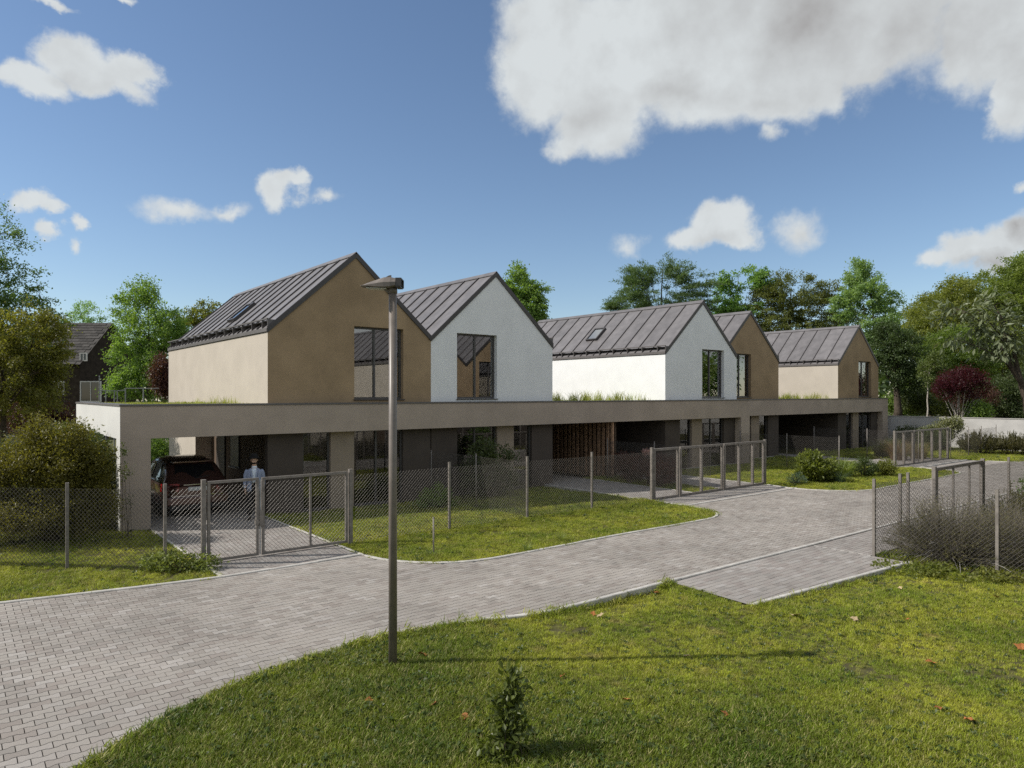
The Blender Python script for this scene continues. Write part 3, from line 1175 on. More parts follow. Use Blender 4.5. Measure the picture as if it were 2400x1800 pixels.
def window(parent, o, w, h, s=1, splits=(.5,), rec=.16, sill=True, glass='glass', bar=.065, room=3.2, roommat='room', rail=None):
    """window filling an opening: o is the lower left corner at the wall face seen from outside for s = 1 (facing -y)"""
    x, y, z = o
    fr = MB()
    d0, d1 = y + s * rec, y + s * (rec + .08)
    fr.box((x, d0, z), (x + bar, d1, z + h))
    fr.box((x + w - bar, d0, z), (x + w, d1, z + h))
    fr.box((x + bar, d0, z), (x + w - bar, d1, z + bar))
    fr.box((x + bar, d0, z + h - bar), (x + w - bar, d1, z + h))
    cuts = [0] + list(splits) + [1]
    xs = [x + bar / 2 + c * (w - bar) for c in cuts]
    for c in xs[1:-1]:
        fr.box((c - bar / 2, d0 - s * .006, z + bar), (c + bar / 2, d1, z + h - bar))
    if rail:
        fr.box((x + bar, d0 + s * .004, z + rail - .03), (x + w - bar, d1, z + rail + .03))
    win = fr.build('window', M['frame'], parent)
    for a, b in zip(xs[:-1], xs[1:]):
        p = MB()
        p.box((a + bar / 2 + .001, y + s * (rec + .035), z + bar + .001), (b - bar / 2 - .001, y + s * (rec + .045), z + h - bar - .001))
        p.build('pane', M[glass], win)
    if sill:
        q = MB()
        q.box((x - .03, y - s * .05, z - .03), (x + w + .03, y + s * rec, z - .002))
        q.build('sill', M['bronze'], win)
    # the room behind: five walls of a box open towards the window
    if room:
        r = MB()
        a, b = (x - .5, y + s * .27, z - .3), (x + w + .5, y + s * (.27 + room), z + h + .15)
        X0, X1, Y0, Y1, Z0, Z1 = a[0], b[0], a[1], b[1], a[2], b[2]
        V = [(X0, Y0, Z0), (X1, Y0, Z0), (X1, Y1, Z0), (X0, Y1, Z0), (X0, Y0, Z1), (X1, Y0, Z1), (X1, Y1, Z1), (X0, Y1, Z1)]
        r.add(V, [(0, 1, 2, 3), (7, 6, 5, 4), (3, 2, 6, 7), (0, 3, 7, 4), (1, 5, 6, 2)])
        r.build('room', M[roommat], win)
    return win


def house(name, label, x0, yf, gable, sidem, mirror=False, s=1, gutter='L', skylight=None, ground=True, plain=False, zg=-.12):
    """house with a steep seamed roof; local x from x0, depth away from the street; s = -1 turns it round"""
    h = thing(name, label, 'house', (x0 + W / 2, yf, 0), 'gabled houses with seamed metal roofs')
    yb = yf + s * DEP

    def ex(lx):
        return x0 + (W - lx if mirror else lx)
    wx = sorted((ex(2.76), ex(4.54)))
    g = MB()
    zw0, zw1 = 3.34, 5.67
    hole = [(wx[0] - x0, zw0 - ZD), (wx[1] - x0, zw0 - ZD), (wx[1] - x0, zw1 - ZD), (wx[0] - x0, zw1 - ZD)]
    outl = [(0, 0), (W, 0), (W, ZE - ZD), (W / 2, ZR - ZD), (0, ZE - ZD)]
    ins = lambda pts: [(min(max(a, .003), W - .003), c) for a, c in pts]
    g.plate(ins(outl), [hole], (x0, min(yf, yf + s * .25), ZD), (1, 0, 0), (0, 0, 1), .25)
    g.build('gable_wall', gable, h)
    for xa in (x0, x0 + W - .25):
        sw = MB()
        xa2 = xa + (.001 if xa == x0 else -.001)
        sw.box((xa2, yf + s * .002, ZD), (xa2 + .25, yb - s * .002, ZE))
        sw.build('side_wall', sidem, h)
    bw = MB()
    bw.plate(ins(outl), [], (x0, min(yb, yb - s * .25), ZD), (1, 0, 0), (0, 0, 1), .25)
    bw.build('back_wall', gable, h)
    fl = MB()
    fl.box((x0 + .26, yf + s * .26, ZD), (x0 + W - .26, yb - s * .26, ZD + .1))
    fl.build('floor', M['roomdark'], h)
    window(h, (wx[0], yf, zw0), wx[1] - wx[0], zw1 - zw0, s, (.5,) if mirror else (.44,))
    # roof
    y0, y1 = min(yf, yb) - .04, max(yf, yb) + .04
    r = MB()
    pr = [(x0, ZE + .001), (x0 + W / 2, ZR + .001), (x0 + W, ZE + .001), (x0 + W, ZE + TSL), (x0 + W / 2, ZR + TSL), (x0, ZE + TSL)]
    vs = [(x, y0, z) for x, z in pr] + [(x, y1, z) for x, z in pr]
    r.add(vs, [(0, 1, 4, 5), (1, 2, 3, 4), (11, 10, 7, 6), (10, 9, 8, 7), (5, 4, 10, 11), (4, 3, 9, 10), (0, 6, 7, 1), (1, 7, 8, 2), (0, 5, 11, 6), (3, 2, 8, 9)])
    roof = r.build('roof', M['bronze'], h)
    for sd in 'LR':
        xe = x0 if sd == 'L' else x0 + W
        for k in range(NP):
            part_copy('roof_panel', PIECE[sd, 'panel'], roof, (xe, y0 + k * PW, ZE + TSL))
        for k in range(NP + 1):
            yy = y0 + k * PW + (.016 if k == 0 else -.016 if k == NP else 0)
            part_copy('standing_seam', PIECE[sd, 'seam'], roof, (xe, yy, ZE + TSL))
    rc = MB()
    zt = ZR + TSL + .075
    for k in (-1, 1):
        a, b = .20 * cos(SL), .20 * sin(SL)
        vs = []
        for yy in (y0 - .01, y1 + .01):
            vs += [(x0 + W / 2, yy, zt), (x0 + W / 2 + k * a, yy, zt - b), (x0 + W / 2 + k * a, yy, zt - b - .025), (x0 + W / 2, yy, zt - .025)]
        rc.add(vs, [(0, 1, 2, 3), (7, 6, 5, 4), (0, 4, 5, 1), (1, 5, 6, 2), (2, 6, 7, 3)])
    rc.build('ridge_cap', M['roof'], roof)
    if gutter:
        sgn = 1 if gutter == 'L' else -1
        xe = x0 if gutter == 'L' else x0 + W
        gt = MB()
        zt = ZE + TSL
        gt.box((xe - sgn * .035, y0 + .02, zt + .262), (xe + sgn * .02, y1 - .02, zt + .30))
        gt.box((xe + sgn * .02, y0 + .02, zt + .215), (xe + sgn * .235, y1 - .02, zt + .228))
        gt.box((xe - sgn * .04, y0 + .02, ZE + .025), (xe - sgn * .002, y1 - .02, zt + .01))
        gt.build('gutter', M['cap'], roof)
        for k in range(NP + 1):
            yy = y0 + .03 + (k - .5) * PW
            if k == 0:
                yy = y0 + .03
            part_copy('gutter_bracket', PIECE[gutter, 'bracket'], roof, (xe - sgn * .012, yy, zt + .004))
    if skylight:
        yy, sa, sb = skylight
        q = MB()
        k = Vector((cos(SL), 0, sin(SL)))
        n = Vector((-sin(SL), 0, cos(SL)))
        o = Vector((x0, yy, ZE + TSL))

        def pt(a, y, hh):
            return o + k * a + Vector((0, y, 0)) + n * hh
        wd = .78
        for a0, a1, c0, c1 in ((sa, sa + .07, 0, wd), (sb - .07, sb, 0, wd), (sa + .07, sb - .07, 0, .07), (sa + .07, sb - .07, wd - .07, wd)):
            vs = [pt(a, y, hh) for hh in (.0, .13) for a, y in ((a0, c0), (a1, c0), (a1, c1), (a0, c1))]
            q.add(vs, [(3, 2, 1, 0), (4, 5, 6, 7), (0, 1, 5, 4), (1, 2, 6, 5), (2, 3, 7, 6), (3, 0, 4, 7)])
        sk = q.build('skylight', M['bronze'], roof)
        q = MB()
        vs = [pt(a, y, hh) for hh in (.08, .10) for a, y in ((sa + .071, .071), (sb - .071, .071), (sb - .071, wd - .071), (sa + .071, wd - .071))]
        q.add(vs, [(3, 2, 1, 0), (4, 5, 6, 7), (0, 1, 5, 4), (1, 2, 6, 5), (2, 3, 7, 6), (3, 0, 4, 7)])
        q.build('skylight_pane', M['sky_glass'], roof)
    # ground floor
    if ground:
        def span(a, b):
            return sorted((ex(a), ex(b)))
        ZT = 2.36
        for a, b, mt, nm, pr in ((0, 1.07, 'dark', 'dark_panel', 0), (4.53, 5.6, 'dark', 'dark_panel', 0), (1.96, 2.75, 'pier', 'pier', .003)):
            p = MB()
            xa, xb = span(a, b)
            p.box((xa, yf - s * pr, zg - .1), (xb, yf + s * .25, ZT))
            p.build(nm, M[mt], h)
        tp = MB()
        tp.box((x0, yf + s * .002, ZT + .001), (x0 + W, yf + s * .25, ZD - .001))
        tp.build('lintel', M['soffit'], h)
        for a, b, sp in ((1.07, 1.96, ()), (2.75, 4.53, (.46,))):
            xa, xb = span(a, b)
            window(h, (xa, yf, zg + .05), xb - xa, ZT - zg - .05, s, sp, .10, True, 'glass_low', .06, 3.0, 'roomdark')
        if plain:
            b_ = MB()
            b_.box((x0 + .01, yf + s * 3.7, zg - .1), (x0 + W - .01, yb, ZD - .002))
            b_.build('ground_floor_wall', M['cream'], h)
    return h


FC = {}
H1 = house('gabled_house', 'nearest beige house on the left, with taupe gable behind the street lamp', 7.26, 20.5, M['taupe'], M['cream'], gutter='L', skylight=(25.9, 1.02, 2.02))
H2 = house('gabled_house', 'white house joined to the right of the nearest beige house', 12.88, 20.5, M['white'], M['white'], mirror=True, gutter='R')
H3 = house('gabled_house', 'white house with a skylight in its roof, right of the wide gap', 25.41, 20.5, M['white'], M['white'], gutter='L', skylight=(25.75, 1.28, 2.25))
H4 = house('gabled_house', 'taupe gabled house set back beside the white house with the skylight', 31.03, 21.5, M['taupe'], M['cream'], mirror=True, gutter='R')
H5 = house('gabled_house', 'farthest beige house at the right end of the row', 43.56, 21.5, M['taupe'], M['cream'], gutter='L')
# the two houses across the street are seen only as reflections in the gable windows
H6 = house('gabled_house', 'beige house across the street, mirrored in the left gable windows', 20.6, 3.9, M['taupe'], M['cream'], s=-1, gutter='L', plain=True)
H7 = house('gabled_house', 'second beige house across the street, beside the mirrored one', 26.22, 3.9, M['taupe'], M['cream'], mirror=True, s=-1, gutter='R', plain=True)


def block(parent, nm, m, *boxes):
    b = MB()
    for a, c in boxes:
        b.box(a, c)
    return b.build(nm, M[m] if isinstance(m, str) else m, parent)


# ground floor behind the carports
block(H1, 'entrance_wall', 'roomdark', ((7.85, 20.76, -.2), (8.05, 28.29, 3.1)))  # recess wall coloured very dark to imitate the shade inside
block(H1, 'side_return', 'cream', ((7.27, 28.3, -.2), (8.05, 32.4, 3.1)))
d = block(H1, 'front_door', 'bronze', ((7.80, 26.5, 0), (7.845, 27.5, 2.2)))
block(H1, 'side_window', 'frame', ((7.80, 24.9, .95), (7.845, 25.8, 2.1)))
block(H1, 'side_sill', 'slab', ((7.74, 24.85, .90), (7.845, 25.85, .945)))
block(H1, 'extension', 'cream', ((8.06, 24.3, -.2), (12.87, 32.4, 3.1)))
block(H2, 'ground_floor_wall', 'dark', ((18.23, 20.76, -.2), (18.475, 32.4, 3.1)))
block(H3, 'ground_floor_wall', 'dark', ((25.42, 20.76, -.2), (25.67, 32.4, 3.1)))  # white house wall, coloured dark to stand for the carport's shade
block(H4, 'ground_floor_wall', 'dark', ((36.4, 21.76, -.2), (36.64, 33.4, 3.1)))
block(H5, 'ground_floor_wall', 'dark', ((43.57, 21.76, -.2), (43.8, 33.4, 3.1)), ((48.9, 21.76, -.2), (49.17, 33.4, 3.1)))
# timber slats and store between the two middle carports
block(H2, 'store_wall', 'roomdark', ((18.5, 27.6, -.2), (25.4, 27.8, 2.35)))
block(H4, 'store_wall', 'roomdark', ((36.66, 27.6, -.2), (43.55, 27.8, 2.35)))
M['timber'] = mat('stained timber', (0.36, 0.22, 0.14), .7, .3, 8, 5, .2, 40, spec=.3, rnd=.25)
sl = thing('slat_screen', 'row of upright brown timber slats dividing the carports between the white houses', 'screen', (21.7, 20.6, 0))
for k in range(17):
    part_copy('slat', PIECE.setdefault('slat', MB().box((-.04, -.06, -.05), (.04, .06, 2.335)).mesh('slat', M['timber'])), sl, (21.75, 20.35 + k * .26, 0))
block(sl, 'slat_backing', 'roomdark', ((22.0, 20.4, -.05), (22.04, 27.5, 2.335)))
wp = thing('white_post', 'pair of slim white posts beside the timber slats under the canopy', 'post', (18.9, 20.9, 0))
M['whitepaint'] = mat('white paint', (.8, .8, .8), .5, .03)
block(wp, 'post', 'whitepaint', ((18.62, 20.75, -.1), (18.68, 20.81, 2.335)))
block(wp, 'post', 'whitepaint', ((18.95, 21.2, -.1), (19.05, 21.3, 2.335)))

# ------------------------------------------------------------------ the long canopy in front of the houses
ZB, ZTOP, ZC = 2.345, 3.19, 3.24


def canopy(label, x0, x1, yf, yback, left_end, pillars, gaps):
    c = thing('canopy', label, 'canopy', (x0, yf, 0), 'long grey canopy walls along the carports')
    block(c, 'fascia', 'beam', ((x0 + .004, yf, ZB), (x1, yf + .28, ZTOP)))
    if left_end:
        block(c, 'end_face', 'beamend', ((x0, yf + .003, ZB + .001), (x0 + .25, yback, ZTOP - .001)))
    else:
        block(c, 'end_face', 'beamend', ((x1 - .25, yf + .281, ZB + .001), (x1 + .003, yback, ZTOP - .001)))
    for a, b, t in pillars:
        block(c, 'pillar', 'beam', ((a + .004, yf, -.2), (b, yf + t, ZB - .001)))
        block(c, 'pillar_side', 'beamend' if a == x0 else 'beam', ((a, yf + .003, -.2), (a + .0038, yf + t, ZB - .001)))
    cap = [((x0 - .02, yf - .025, ZTOP), (x1 + .02, yf + .345, ZC))]
    if left_end:
        cap.append(((x0 - .02, yf + .346, ZTOP), (x0 + .33, yback + .02, ZC)))
    else:
        cap.append(((x1 - .33, yf + .346, ZTOP), (x1 + .02, yback + .02, ZC)))
    block(c, 'parapet_cap', 'cap', *cap)
    for a, b in gaps:
        block(c, 'roof_deck', 'soil', ((a, yf + .347, 3.0), (b, yback - .01, 3.10)))
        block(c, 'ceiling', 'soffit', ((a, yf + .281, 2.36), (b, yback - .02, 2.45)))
    return c


C1 = canopy('long grey canopy wall in front of the three left houses, over the parked car', 3.37, 31.65, 20.15, 28.1, True, ((3.37, 4.08, .52), (30.9, 31.65, .52)), ((3.625, 7.25), (18.50, 25.40)))
C2 = canopy('shorter canopy wall set back in front of the two right houses', 31.66, 49.8, 21.15, 28.1, False, ((49.05, 49.8, .52),), ((36.66, 43.55), (49.2, 49.54)))
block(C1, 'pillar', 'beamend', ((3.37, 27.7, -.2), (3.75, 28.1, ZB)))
block(C2, 'step', 'slab', ((24.7, 20.42, -.15), (31.6, 20.5, .03)), ((31.7, 21.42, -.15), (36.6, 21.5, .03)))


def roof_grass(name, par, x0, x1, y0, y1, dens, size):
    n = int((x1 - x0) * (y1 - y0) * dens)
    X, Y = RNG.uniform(x0, x1, n), RNG.uniform(y0, y1, n)
    S = size * (0.7 + .5 * RNG.random(n))
    return scatter(name, np.stack([X, Y, np.full(n, 3.09)], 1), S, np.full(n, .2), RNG.integers(0, 3, n), CLUMPS)


roof_grass('roof_grass', C1, 3.75, 7.2, 20.55, 28.0, 60, 2.3)
roof_grass('roof_grass', C1, 18.6, 25.3, 20.55, 24.0, 50, 2.4)
roof_grass('roof_grass', C2, 36.8, 43.4, 21.55, 24.0, 50, 2.4)
TALL = [hidden(blade_clump(22, .12, .22, .5, .010, 40 + i, .55)) for i in range(3)]
for nm, x0, x1, y0, y1, n in (('tall_roof_grass', 5.6, 6.9, 21.6, 24.0, 30), ('tall_roof_grass', 19.2, 25.2, 20.7, 23.5, 80), ('tall_roof_grass', 38.6, 43.2, 21.7, 24, 60)):
    X, Y = RNG.uniform(x0, x1, n), RNG.uniform(y0, y1, n)
    scatter(nm, np.stack([X, Y, np.full(n, 3.08)], 1), RNG.uniform(.35, 1.05, n) if x0 < 10 else RNG.uniform(.7, 1.7, n), np.full(n, .15), RNG.integers(0, 3, n), TALL)
# ------------------------------------------------------------------ chain link fences and gates
def mesh_wires(mb, p, q, z0, z1, sp=0.0885, r=0.0038):
    """diamond wire mesh between two points; wires run straight at 45 degrees, cut in a zigzag along the top"""
    p, q = Vector(p), Vector(q)
    L_ = (q - p).length
    ux = (q - p) / L_
    n = ux.cross(Vector((0, 0, 1)))
    H_ = z1 - z0
    for sg, off in ((1, .0028), (-1, -.0028)):
        k0 = -int(H_ / sp) - 1
        k1 = int(L_ / sp) + 1
        rng = range(k0, k1 + 1) if sg > 0 else range(0, int((L_ + H_) / sp) + 2)
        for k in rng:
            c = k * sp
            # point at height t along: x = c + sg * t
            t0, t1 = 0.0, H_
            if sg > 0:
                t0, t1 = max(0, -c), min(H_, L_ - c)
            else:
                t0, t1 = max(0, c - L_), min(H_, c)
            if t1 - t0 < .03:
                continue
            a = p + ux * (c + sg * t0) + Vector((0, 0, z0 + t0)) + n * off
            b = p + ux * (c + sg * t1) + Vector((0, 0, z0 + t1)) + n * off
            d = (b - a).normalized()
            e1 = n * r
            e2 = d.cross(n).normalized() * r
            vs = []
            for pt in (a, b):
                for s in range(3):
                    w = 2 * pi * s / 3 + .5
                    vs.append(pt + e1 * cos(w) + e2 * sin(w))
            mb.add(vs, [(0, 1, 4, 3), (1, 2, 5, 4), (2, 0, 3, 5)], 0, True)


def post_mesh(h, w=.055, cap=True, round_=False):
    m = MB()
    if round_:
        m.tube([(0, 0, -.2), (0, 0, h)], w / 2, 10)
        m.tube([(0, 0, h), (0, 0, h + .02)], w / 2 * 1.15, 10)
    else:
        a = w / 2
        m.box((-a, -a, -.2), (a, a, h))
        m.box((-a - .003, -a - .003, h), (a + .003, a + .003, h + .012))
    return m.mesh('post', M['post'])


POST = {1.72: post_mesh(1.72, .055), 'thin': post_mesh(1.68, .042, round_=True), 'gate': post_mesh(1.76, .085)}


def fence(label, pts, group='chain link fences', z=0.0, h=1.6, posts=None, kind=1.72, low=0.03, skip=(), r=0.0038):
    """posts at the given points with mesh between them"""
    f = thing('chain_link_fence', label, 'fence', (pts[0][0], pts[0][1], 0), group)
    for i, (x, y) in enumerate(pts):
        if posts is None or i in posts:
            part_copy('post', POST[kind], f, (x, y, gz(x, y) if 6.9 < x < 18 and y > 11 else z))
    for i in range(len(pts) - 1):
        if i in skip:
            continue
        m = MB()
        mesh_wires(m, (*pts[i], 0), (*pts[i + 1], 0), z + low, z + h, r=r)
        m.build('wire_mesh', M['wire'], f)
    return f


fence('chain link fence on the left, running in front of the big shrub', [(3.34, 15.23), (1.84, 16.65), (0.34, 18.07), (-1.16, 19.49), (-2.66, 20.9)], z=-.02, h=1.62)
fence('short bit of chain link fence between the left fence and the near gate', [(3.36, 15.21), (4.02, 15.22)], z=-.02, h=1.60, posts=(), low=.05)
fence('chain link fence across the middle lawn, between the two front gates', [(7.45, 15.2), (10.14, 15.24), (12.77, 15.22), (15.30, 15.16), (17.95, 15.1)], z=-.02, h=1.62, posts=(1, 2, 3))
fence('chain link fence running from the middle lawn back to the white house wall', [(12.77, 15.26), (12.77, 17.7), (12.77, 20.3)], z=-.05, h=1.62, posts=(1, 2), kind='thin')
fence('chain link fence dividing the two middle driveways, ending at the slats', [(21.4, 15.2), (21.4, 17.8), (21.4, 20.3)], z=-.05, h=1.62, posts=(1, 2), kind='thin')
fence('chain link fence on the lawn behind the leafy bush, right of the wide gate', [(30.9, 15.2), (30.9, 17.7), (30.9, 20.2)], z=-.05, h=1.62, kind='thin')
fence('chain link fence beside the farthest house, behind the brown grasses', [(38.9, 15.0), (38.9, 17.6), (38.9, 20.6)], z=-.05, h=1.62, kind='thin')
fence('chain link fence on the far lawn in front of the dark bushes', [(42.3, 14.7), (44.9, 14.7), (46.9, 14.7), (49.4, 14.7)], z=-.05, h=1.55, kind='thin', r=.0025)
fence('chain link fence before the dry twiggy bushes, at the end of the parking bay', [(15.62, 6.92), (15.86, 4.70), (16.1, 2.5), (16.34, .3)], z=-.07, h=1.63)
fence('chain link fence behind the dry twiggy bushes, along the far side of the plot', [(15.66, 6.94), (16.95, 6.93), (17.35, 6.92), (18.6, 6.9)], z=-.05, h=1.6, posts=(1, 2))
fence('chain link fence at the right edge, beyond the dark framed gate', [(22.1, 6.85), (23.9, 6.8), (26.05, 6.78), (28.4, 6.75)], z=-.05, h=1.6, posts=(1, 2, 3))


def gate(label, x0, x1, y, leaves, z=.03, h=1.7, latch=None, bars=(), ends=(True, True), ph=.0, bw=.055, ub=.044):
    """framed mesh gate between x0 and x1; leaves = x of the leaf joints, bars = x of inner uprights"""
    g = thing('mesh_gate', label, 'gate', (x0, y, 0), 'framed mesh gates at the driveways')
    for e, x in zip(ends, (x0, x1)):
        if e:
            part_copy('hinge_post', POST['gate'], g, (x, y, -.03))
    xs = [x0] + list(leaves) + [x1]
    for i, (a, b) in enumerate(zip(xs[:-1], xs[1:])):
        a2 = a + (.075 if i == 0 else .035)
        b2 = b - (.075 if i == len(xs) - 2 else .035)
        f = MB()
        w = bw
        f.box((a2, y - w / 2, z), (a2 + w, y + w / 2, h))
        f.box((b2 - w, y - w / 2, z), (b2, y + w / 2, h))
        f.box((a2 + w, y - w / 2, h - w), (b2 - w, y + w / 2, h))
        f.box((a2 + w, y - w / 2, z), (b2 - w, y + w / 2, z + w))
        fr = f.build('gate_leaf', M['post'], g)
        for x in bars:
            if a2 < x < b2:
                q = MB()
                q.box((x - ub / 2, y - ub / 2, z + w), (x + ub / 2, y + ub / 2, h - w))
                q.build('upright', M['post'], fr)
        m = MB()
        mesh_wires(m, (a2 + w * .6, y, 0), (b2 - w * .6, y, 0), z + w * .5, h - w * .5)
        m.build('wire_mesh', M['wire'], fr)
    if latch:
        q = MB()
        x = latch
        q.box((x - .028, y - .045, .66), (x + .065, y - .031, 1.0))
        q.box((x - .028, y + .031, .66), (x + .065, y + .045, 1.0))
        q.build('lock_plate', M['post'], g)
        q = MB()
        q.box((x - .115, y - .07, .70), (x - .05, y + .02, .80))
        q.box((x - .05, y - .06, .73), (x - .03, y - .035, .77))
        q.build('lock_handle', M['post'], g)
        q = MB()
        q.box((x - .012, y - .012, .05), (x + .012, y + .012, h - .05))
        q.build('drop_bolt', M['zinc'], g)
    return g


gate('near mesh gate with a lock plate, closing the driveway of the parked car', 4.06, 7.33, 15.2, (5.22,), latch=5.22, bars=(6.35,))
gate('wide mesh gate in the middle, between the two joined lawns', 18.03, 24.75, 15.1, (19.45, 22.0), bars=(20.7, 23.0, 23.9), z=.0, bw=.075, ub=.085)
gate('distant mesh gate in front of the farthest house', 35.45, 42.1, 14.75, (37.6,), bars=(36.5, 38.7, 39.9, 41.0), z=.0, bw=.075, ub=.10, ends=(True, True))
gate('dark framed mesh gate on the near side, behind the dry bushes', 18.7, 22.0, 6.86, (), bars=(19.9, 21.0), z=.0, bw=.075)

st = thing('marker_stake', 'short grey stake standing alone in the middle lawn, near the kerb', 'stake', (8.29, 13.08, 0))
b = MB()
b.tube([(8.29, 13.08, -.2), (8.285, 13.08, .78)], .018, 8)
b.build('stake_rod', M['post'], st)
b = MB()
b.tube([(8.285, 13.08, .78), (8.285, 13.08, .80)], .022, 8)
b.build('stake_cap', M['post'], st)

# ------------------------------------------------------------------ street lamp
lx, ly = 4.45, 8.0
lamp = thing('street_lamp', 'tall brown grey street lamp standing on the front lawn beside the road', 'lamp post', (lx, ly, 0))
lz = gz(lx, ly)
b = MB()
b.tube([(lx, ly, lz - .3), (lx, ly, 4.85)], [.056, .050], 20)
b.build('pole', M['pole'], lamp)
b = MB()
b.tube([(lx, ly, 4.80), (lx, ly, 4.87)], [.058, .058], 20)
b.build('collar', M['pole'], lamp)
LD = Vector((-ST, CT, 0))            # the head reaches to the left, over the road
LS = Vector((CT, ST, 0))


def lp(a, s, z):
    return Vector((lx, ly, 0)) + LD * a + LS * s + Vector((0, 0, z))


b = MB()
# wedge: broad and thick over the pole, thin at the tip
secs = [(-.05, .125, 4.880, 4.985), (.02, .135, 4.862, 4.998), (.10, .135, 4.858, 4.995), (.2, .13, 4.862, 4.962), (.32, .115, 4.872, 4.922), (.385, .10, 4.880, 4.896), (.40, .09, 4.884, 4.890)]
vs = []
for a, w, z0, z1 in secs:
    e = .6
    vs += [lp(a, -w, z0 + .012), lp(a, -w * e, z0), lp(a, w * e, z0), lp(a, w, z0 + .012), lp(a, w, (z0 + z1) / 2), lp(a, w * e, z1), lp(a, -w * e, z1), lp(a, -w, (z0 + z1) / 2)]
fs = []
for i in range(len(secs) - 1):
    for k in range(8):
        fs.append((i * 8 + k, i * 8 + (k + 1) % 8, i * 8 + 8 + (k + 1) % 8, i * 8 + 8 + k))
fs += [tuple(range(8))[::-1], tuple((len(secs) - 1) * 8 + k for k in range(8))]
b.add(vs, fs, 0)
b.build('lamp_head', M['pole'], lamp)
b = MB()        # open end of the housing towards the right with its side plates
for a0, a1, s0, s1, z0, z1 in ((-.125, -.052, -.12, -.108, 4.88, 4.985), (-.125, -.052, .108, .12, 4.88, 4.985), (-.125, -.052, -.108, .108, 4.972, 4.985), (-.115, -.052, -.108, .108, 4.88, 4.868)):
    vs = [lp(a, s, z) for z in (z0, z1) for a, s in ((a0, s0), (a1, s0), (a1, s1), (a0, s1))]
    b.add(vs, [(3, 2, 1, 0), (4, 5, 6, 7), (0, 1, 5, 4), (1, 2, 6, 5), (2, 3, 7, 6), (3, 0, 4, 7)])
b.build('rear_housing', M['bronze'], lamp)
b = MB()        # stiffening fin on top
vs = [lp(a, s, z) for s in (-.012, .012) for a, z in ((.17, 4.965), (.02, 4.985), (.02, 5.035), (.05, 5.03))]
b.add(vs, [(0, 1, 2, 3), (7, 6, 5, 4), (0, 4, 5, 1), (1, 5, 6, 2), (2, 6, 7, 3), (3, 7, 4, 0)])
b.build('fin', M['pole'], lamp)
b = MB()
vs = [lp(a, s, z) for s in (-.012, .012) for a, z in ((.05, 4.865), (.13, 4.862), (.045, 4.79))]
b.add(vs, [(0, 1, 2), (5, 4, 3), (0, 3, 4, 1), (1, 4, 5, 2), (2, 5, 3, 0)])
b.build('bracket', M['pole'], lamp)
M['stake'] = mat('grey stake metal', (.17, .165, .155), .6, .2, 30)
M['lens'] = mat('frosted lamp lens', (.7, .7, .66), .3, .03, spec=.5)
b = MB()
vs = [lp(a, s, z) for a, s, z in ((.07, -.1, 4.856), (.33, -.085, 4.868), (.33, .085, 4.868), (.07, .1, 4.856), (.07, -.1, 4.850), (.33, -.085, 4.862), (.33, .085, 4.862), (.07, .1, 4.850))]
b.add(vs, [(0, 1, 2, 3), (7, 6, 5, 4), (0, 4, 5, 1), (1, 5, 6, 2), (2, 6, 7, 3), (3, 7, 4, 0)])
b.build('lens', M['lens'], lamp)

# ------------------------------------------------------------------ garden walls
gw = thing('garden_wall', 'pale concrete garden wall behind the far lawn on the right', 'wall', (50.6, 20, 0))
for i in range(8):
    y1 = 34.0 - i * 5.2
    block(gw, 'wall_panel', 'wallc', ((50.6, y1 - 5.19, -.3), (50.85, y1, 1.98)))
block(gw, 'wall_coping', 'slab', ((50.57, -7.6, 1.981), (50.88, 34.0, 2.02)))
gw2 = thing('garden_wall', 'low pale garden wall at the far left behind the big shrub', 'wall', (0, 44, 0))
block(gw2, 'wall_panel', 'wallc', ((-22, 40.0, -.3), (-10.01, 40.25, 1.5)), ((-10, 40.0, -.3), (3.4, 40.25, 1.5)))
block(gw2, 'wall_coping', 'slab', ((-22, 39.97, 1.501), (3.43, 40.28, 1.55)))

# white railing of the terrace beyond the canopy roof
M['rail'] = mat('white railing paint', (.30, .31, .31), .5, .05)
rl = thing('terrace_railing', 'thin white railing of the terrace behind the canopy roof', 'railing', (0, 45, 0))
A = [at(232, 900, 37), at(290, 912, 37), at(318, 914, 37), at(347, 912, 37)]
B_ = [at(347, 910, 37), at(420, 910, 37)]
b = MB()
for u0, v0, u1, v1 in ((233, 915, 275, 916), (275, 916, 294, 914), (294, 910, 372, 910)):
    b.bar(at(u0, v0, 37), at(u1, v1, 37), .035, .045)
b.build('handrail', M['rail'], rl)
for u, v in ((233, 880), (248, 916), (268, 916), (275, 916), (294, 910), (336, 910)):
    p = at(u, v, 37)
    part_copy('rail_post', PIECE.setdefault('railpost', MB().box((-.024, -.024, -4.5), (.024, .024, 0)).mesh('rail_post', M['rail'])), rl, p)
# ------------------------------------------------------------------ parked car (seen from behind, under the canopy)
def car_paint(name, col):
    m = bpy.data.materials.new(name)
    m.use_nodes = True
    b_ = m.node_tree.nodes['Principled BSDF']
    b_.inputs['Base Color'].default_value = (*col, 1)
    b_.inputs['Roughness'].default_value = .28
    b_.inputs['Metallic'].default_value = .55
    b_.inputs['Coat Weight'].default_value = .8
    b_.inputs['Coat Roughness'].default_value = .04
    return m


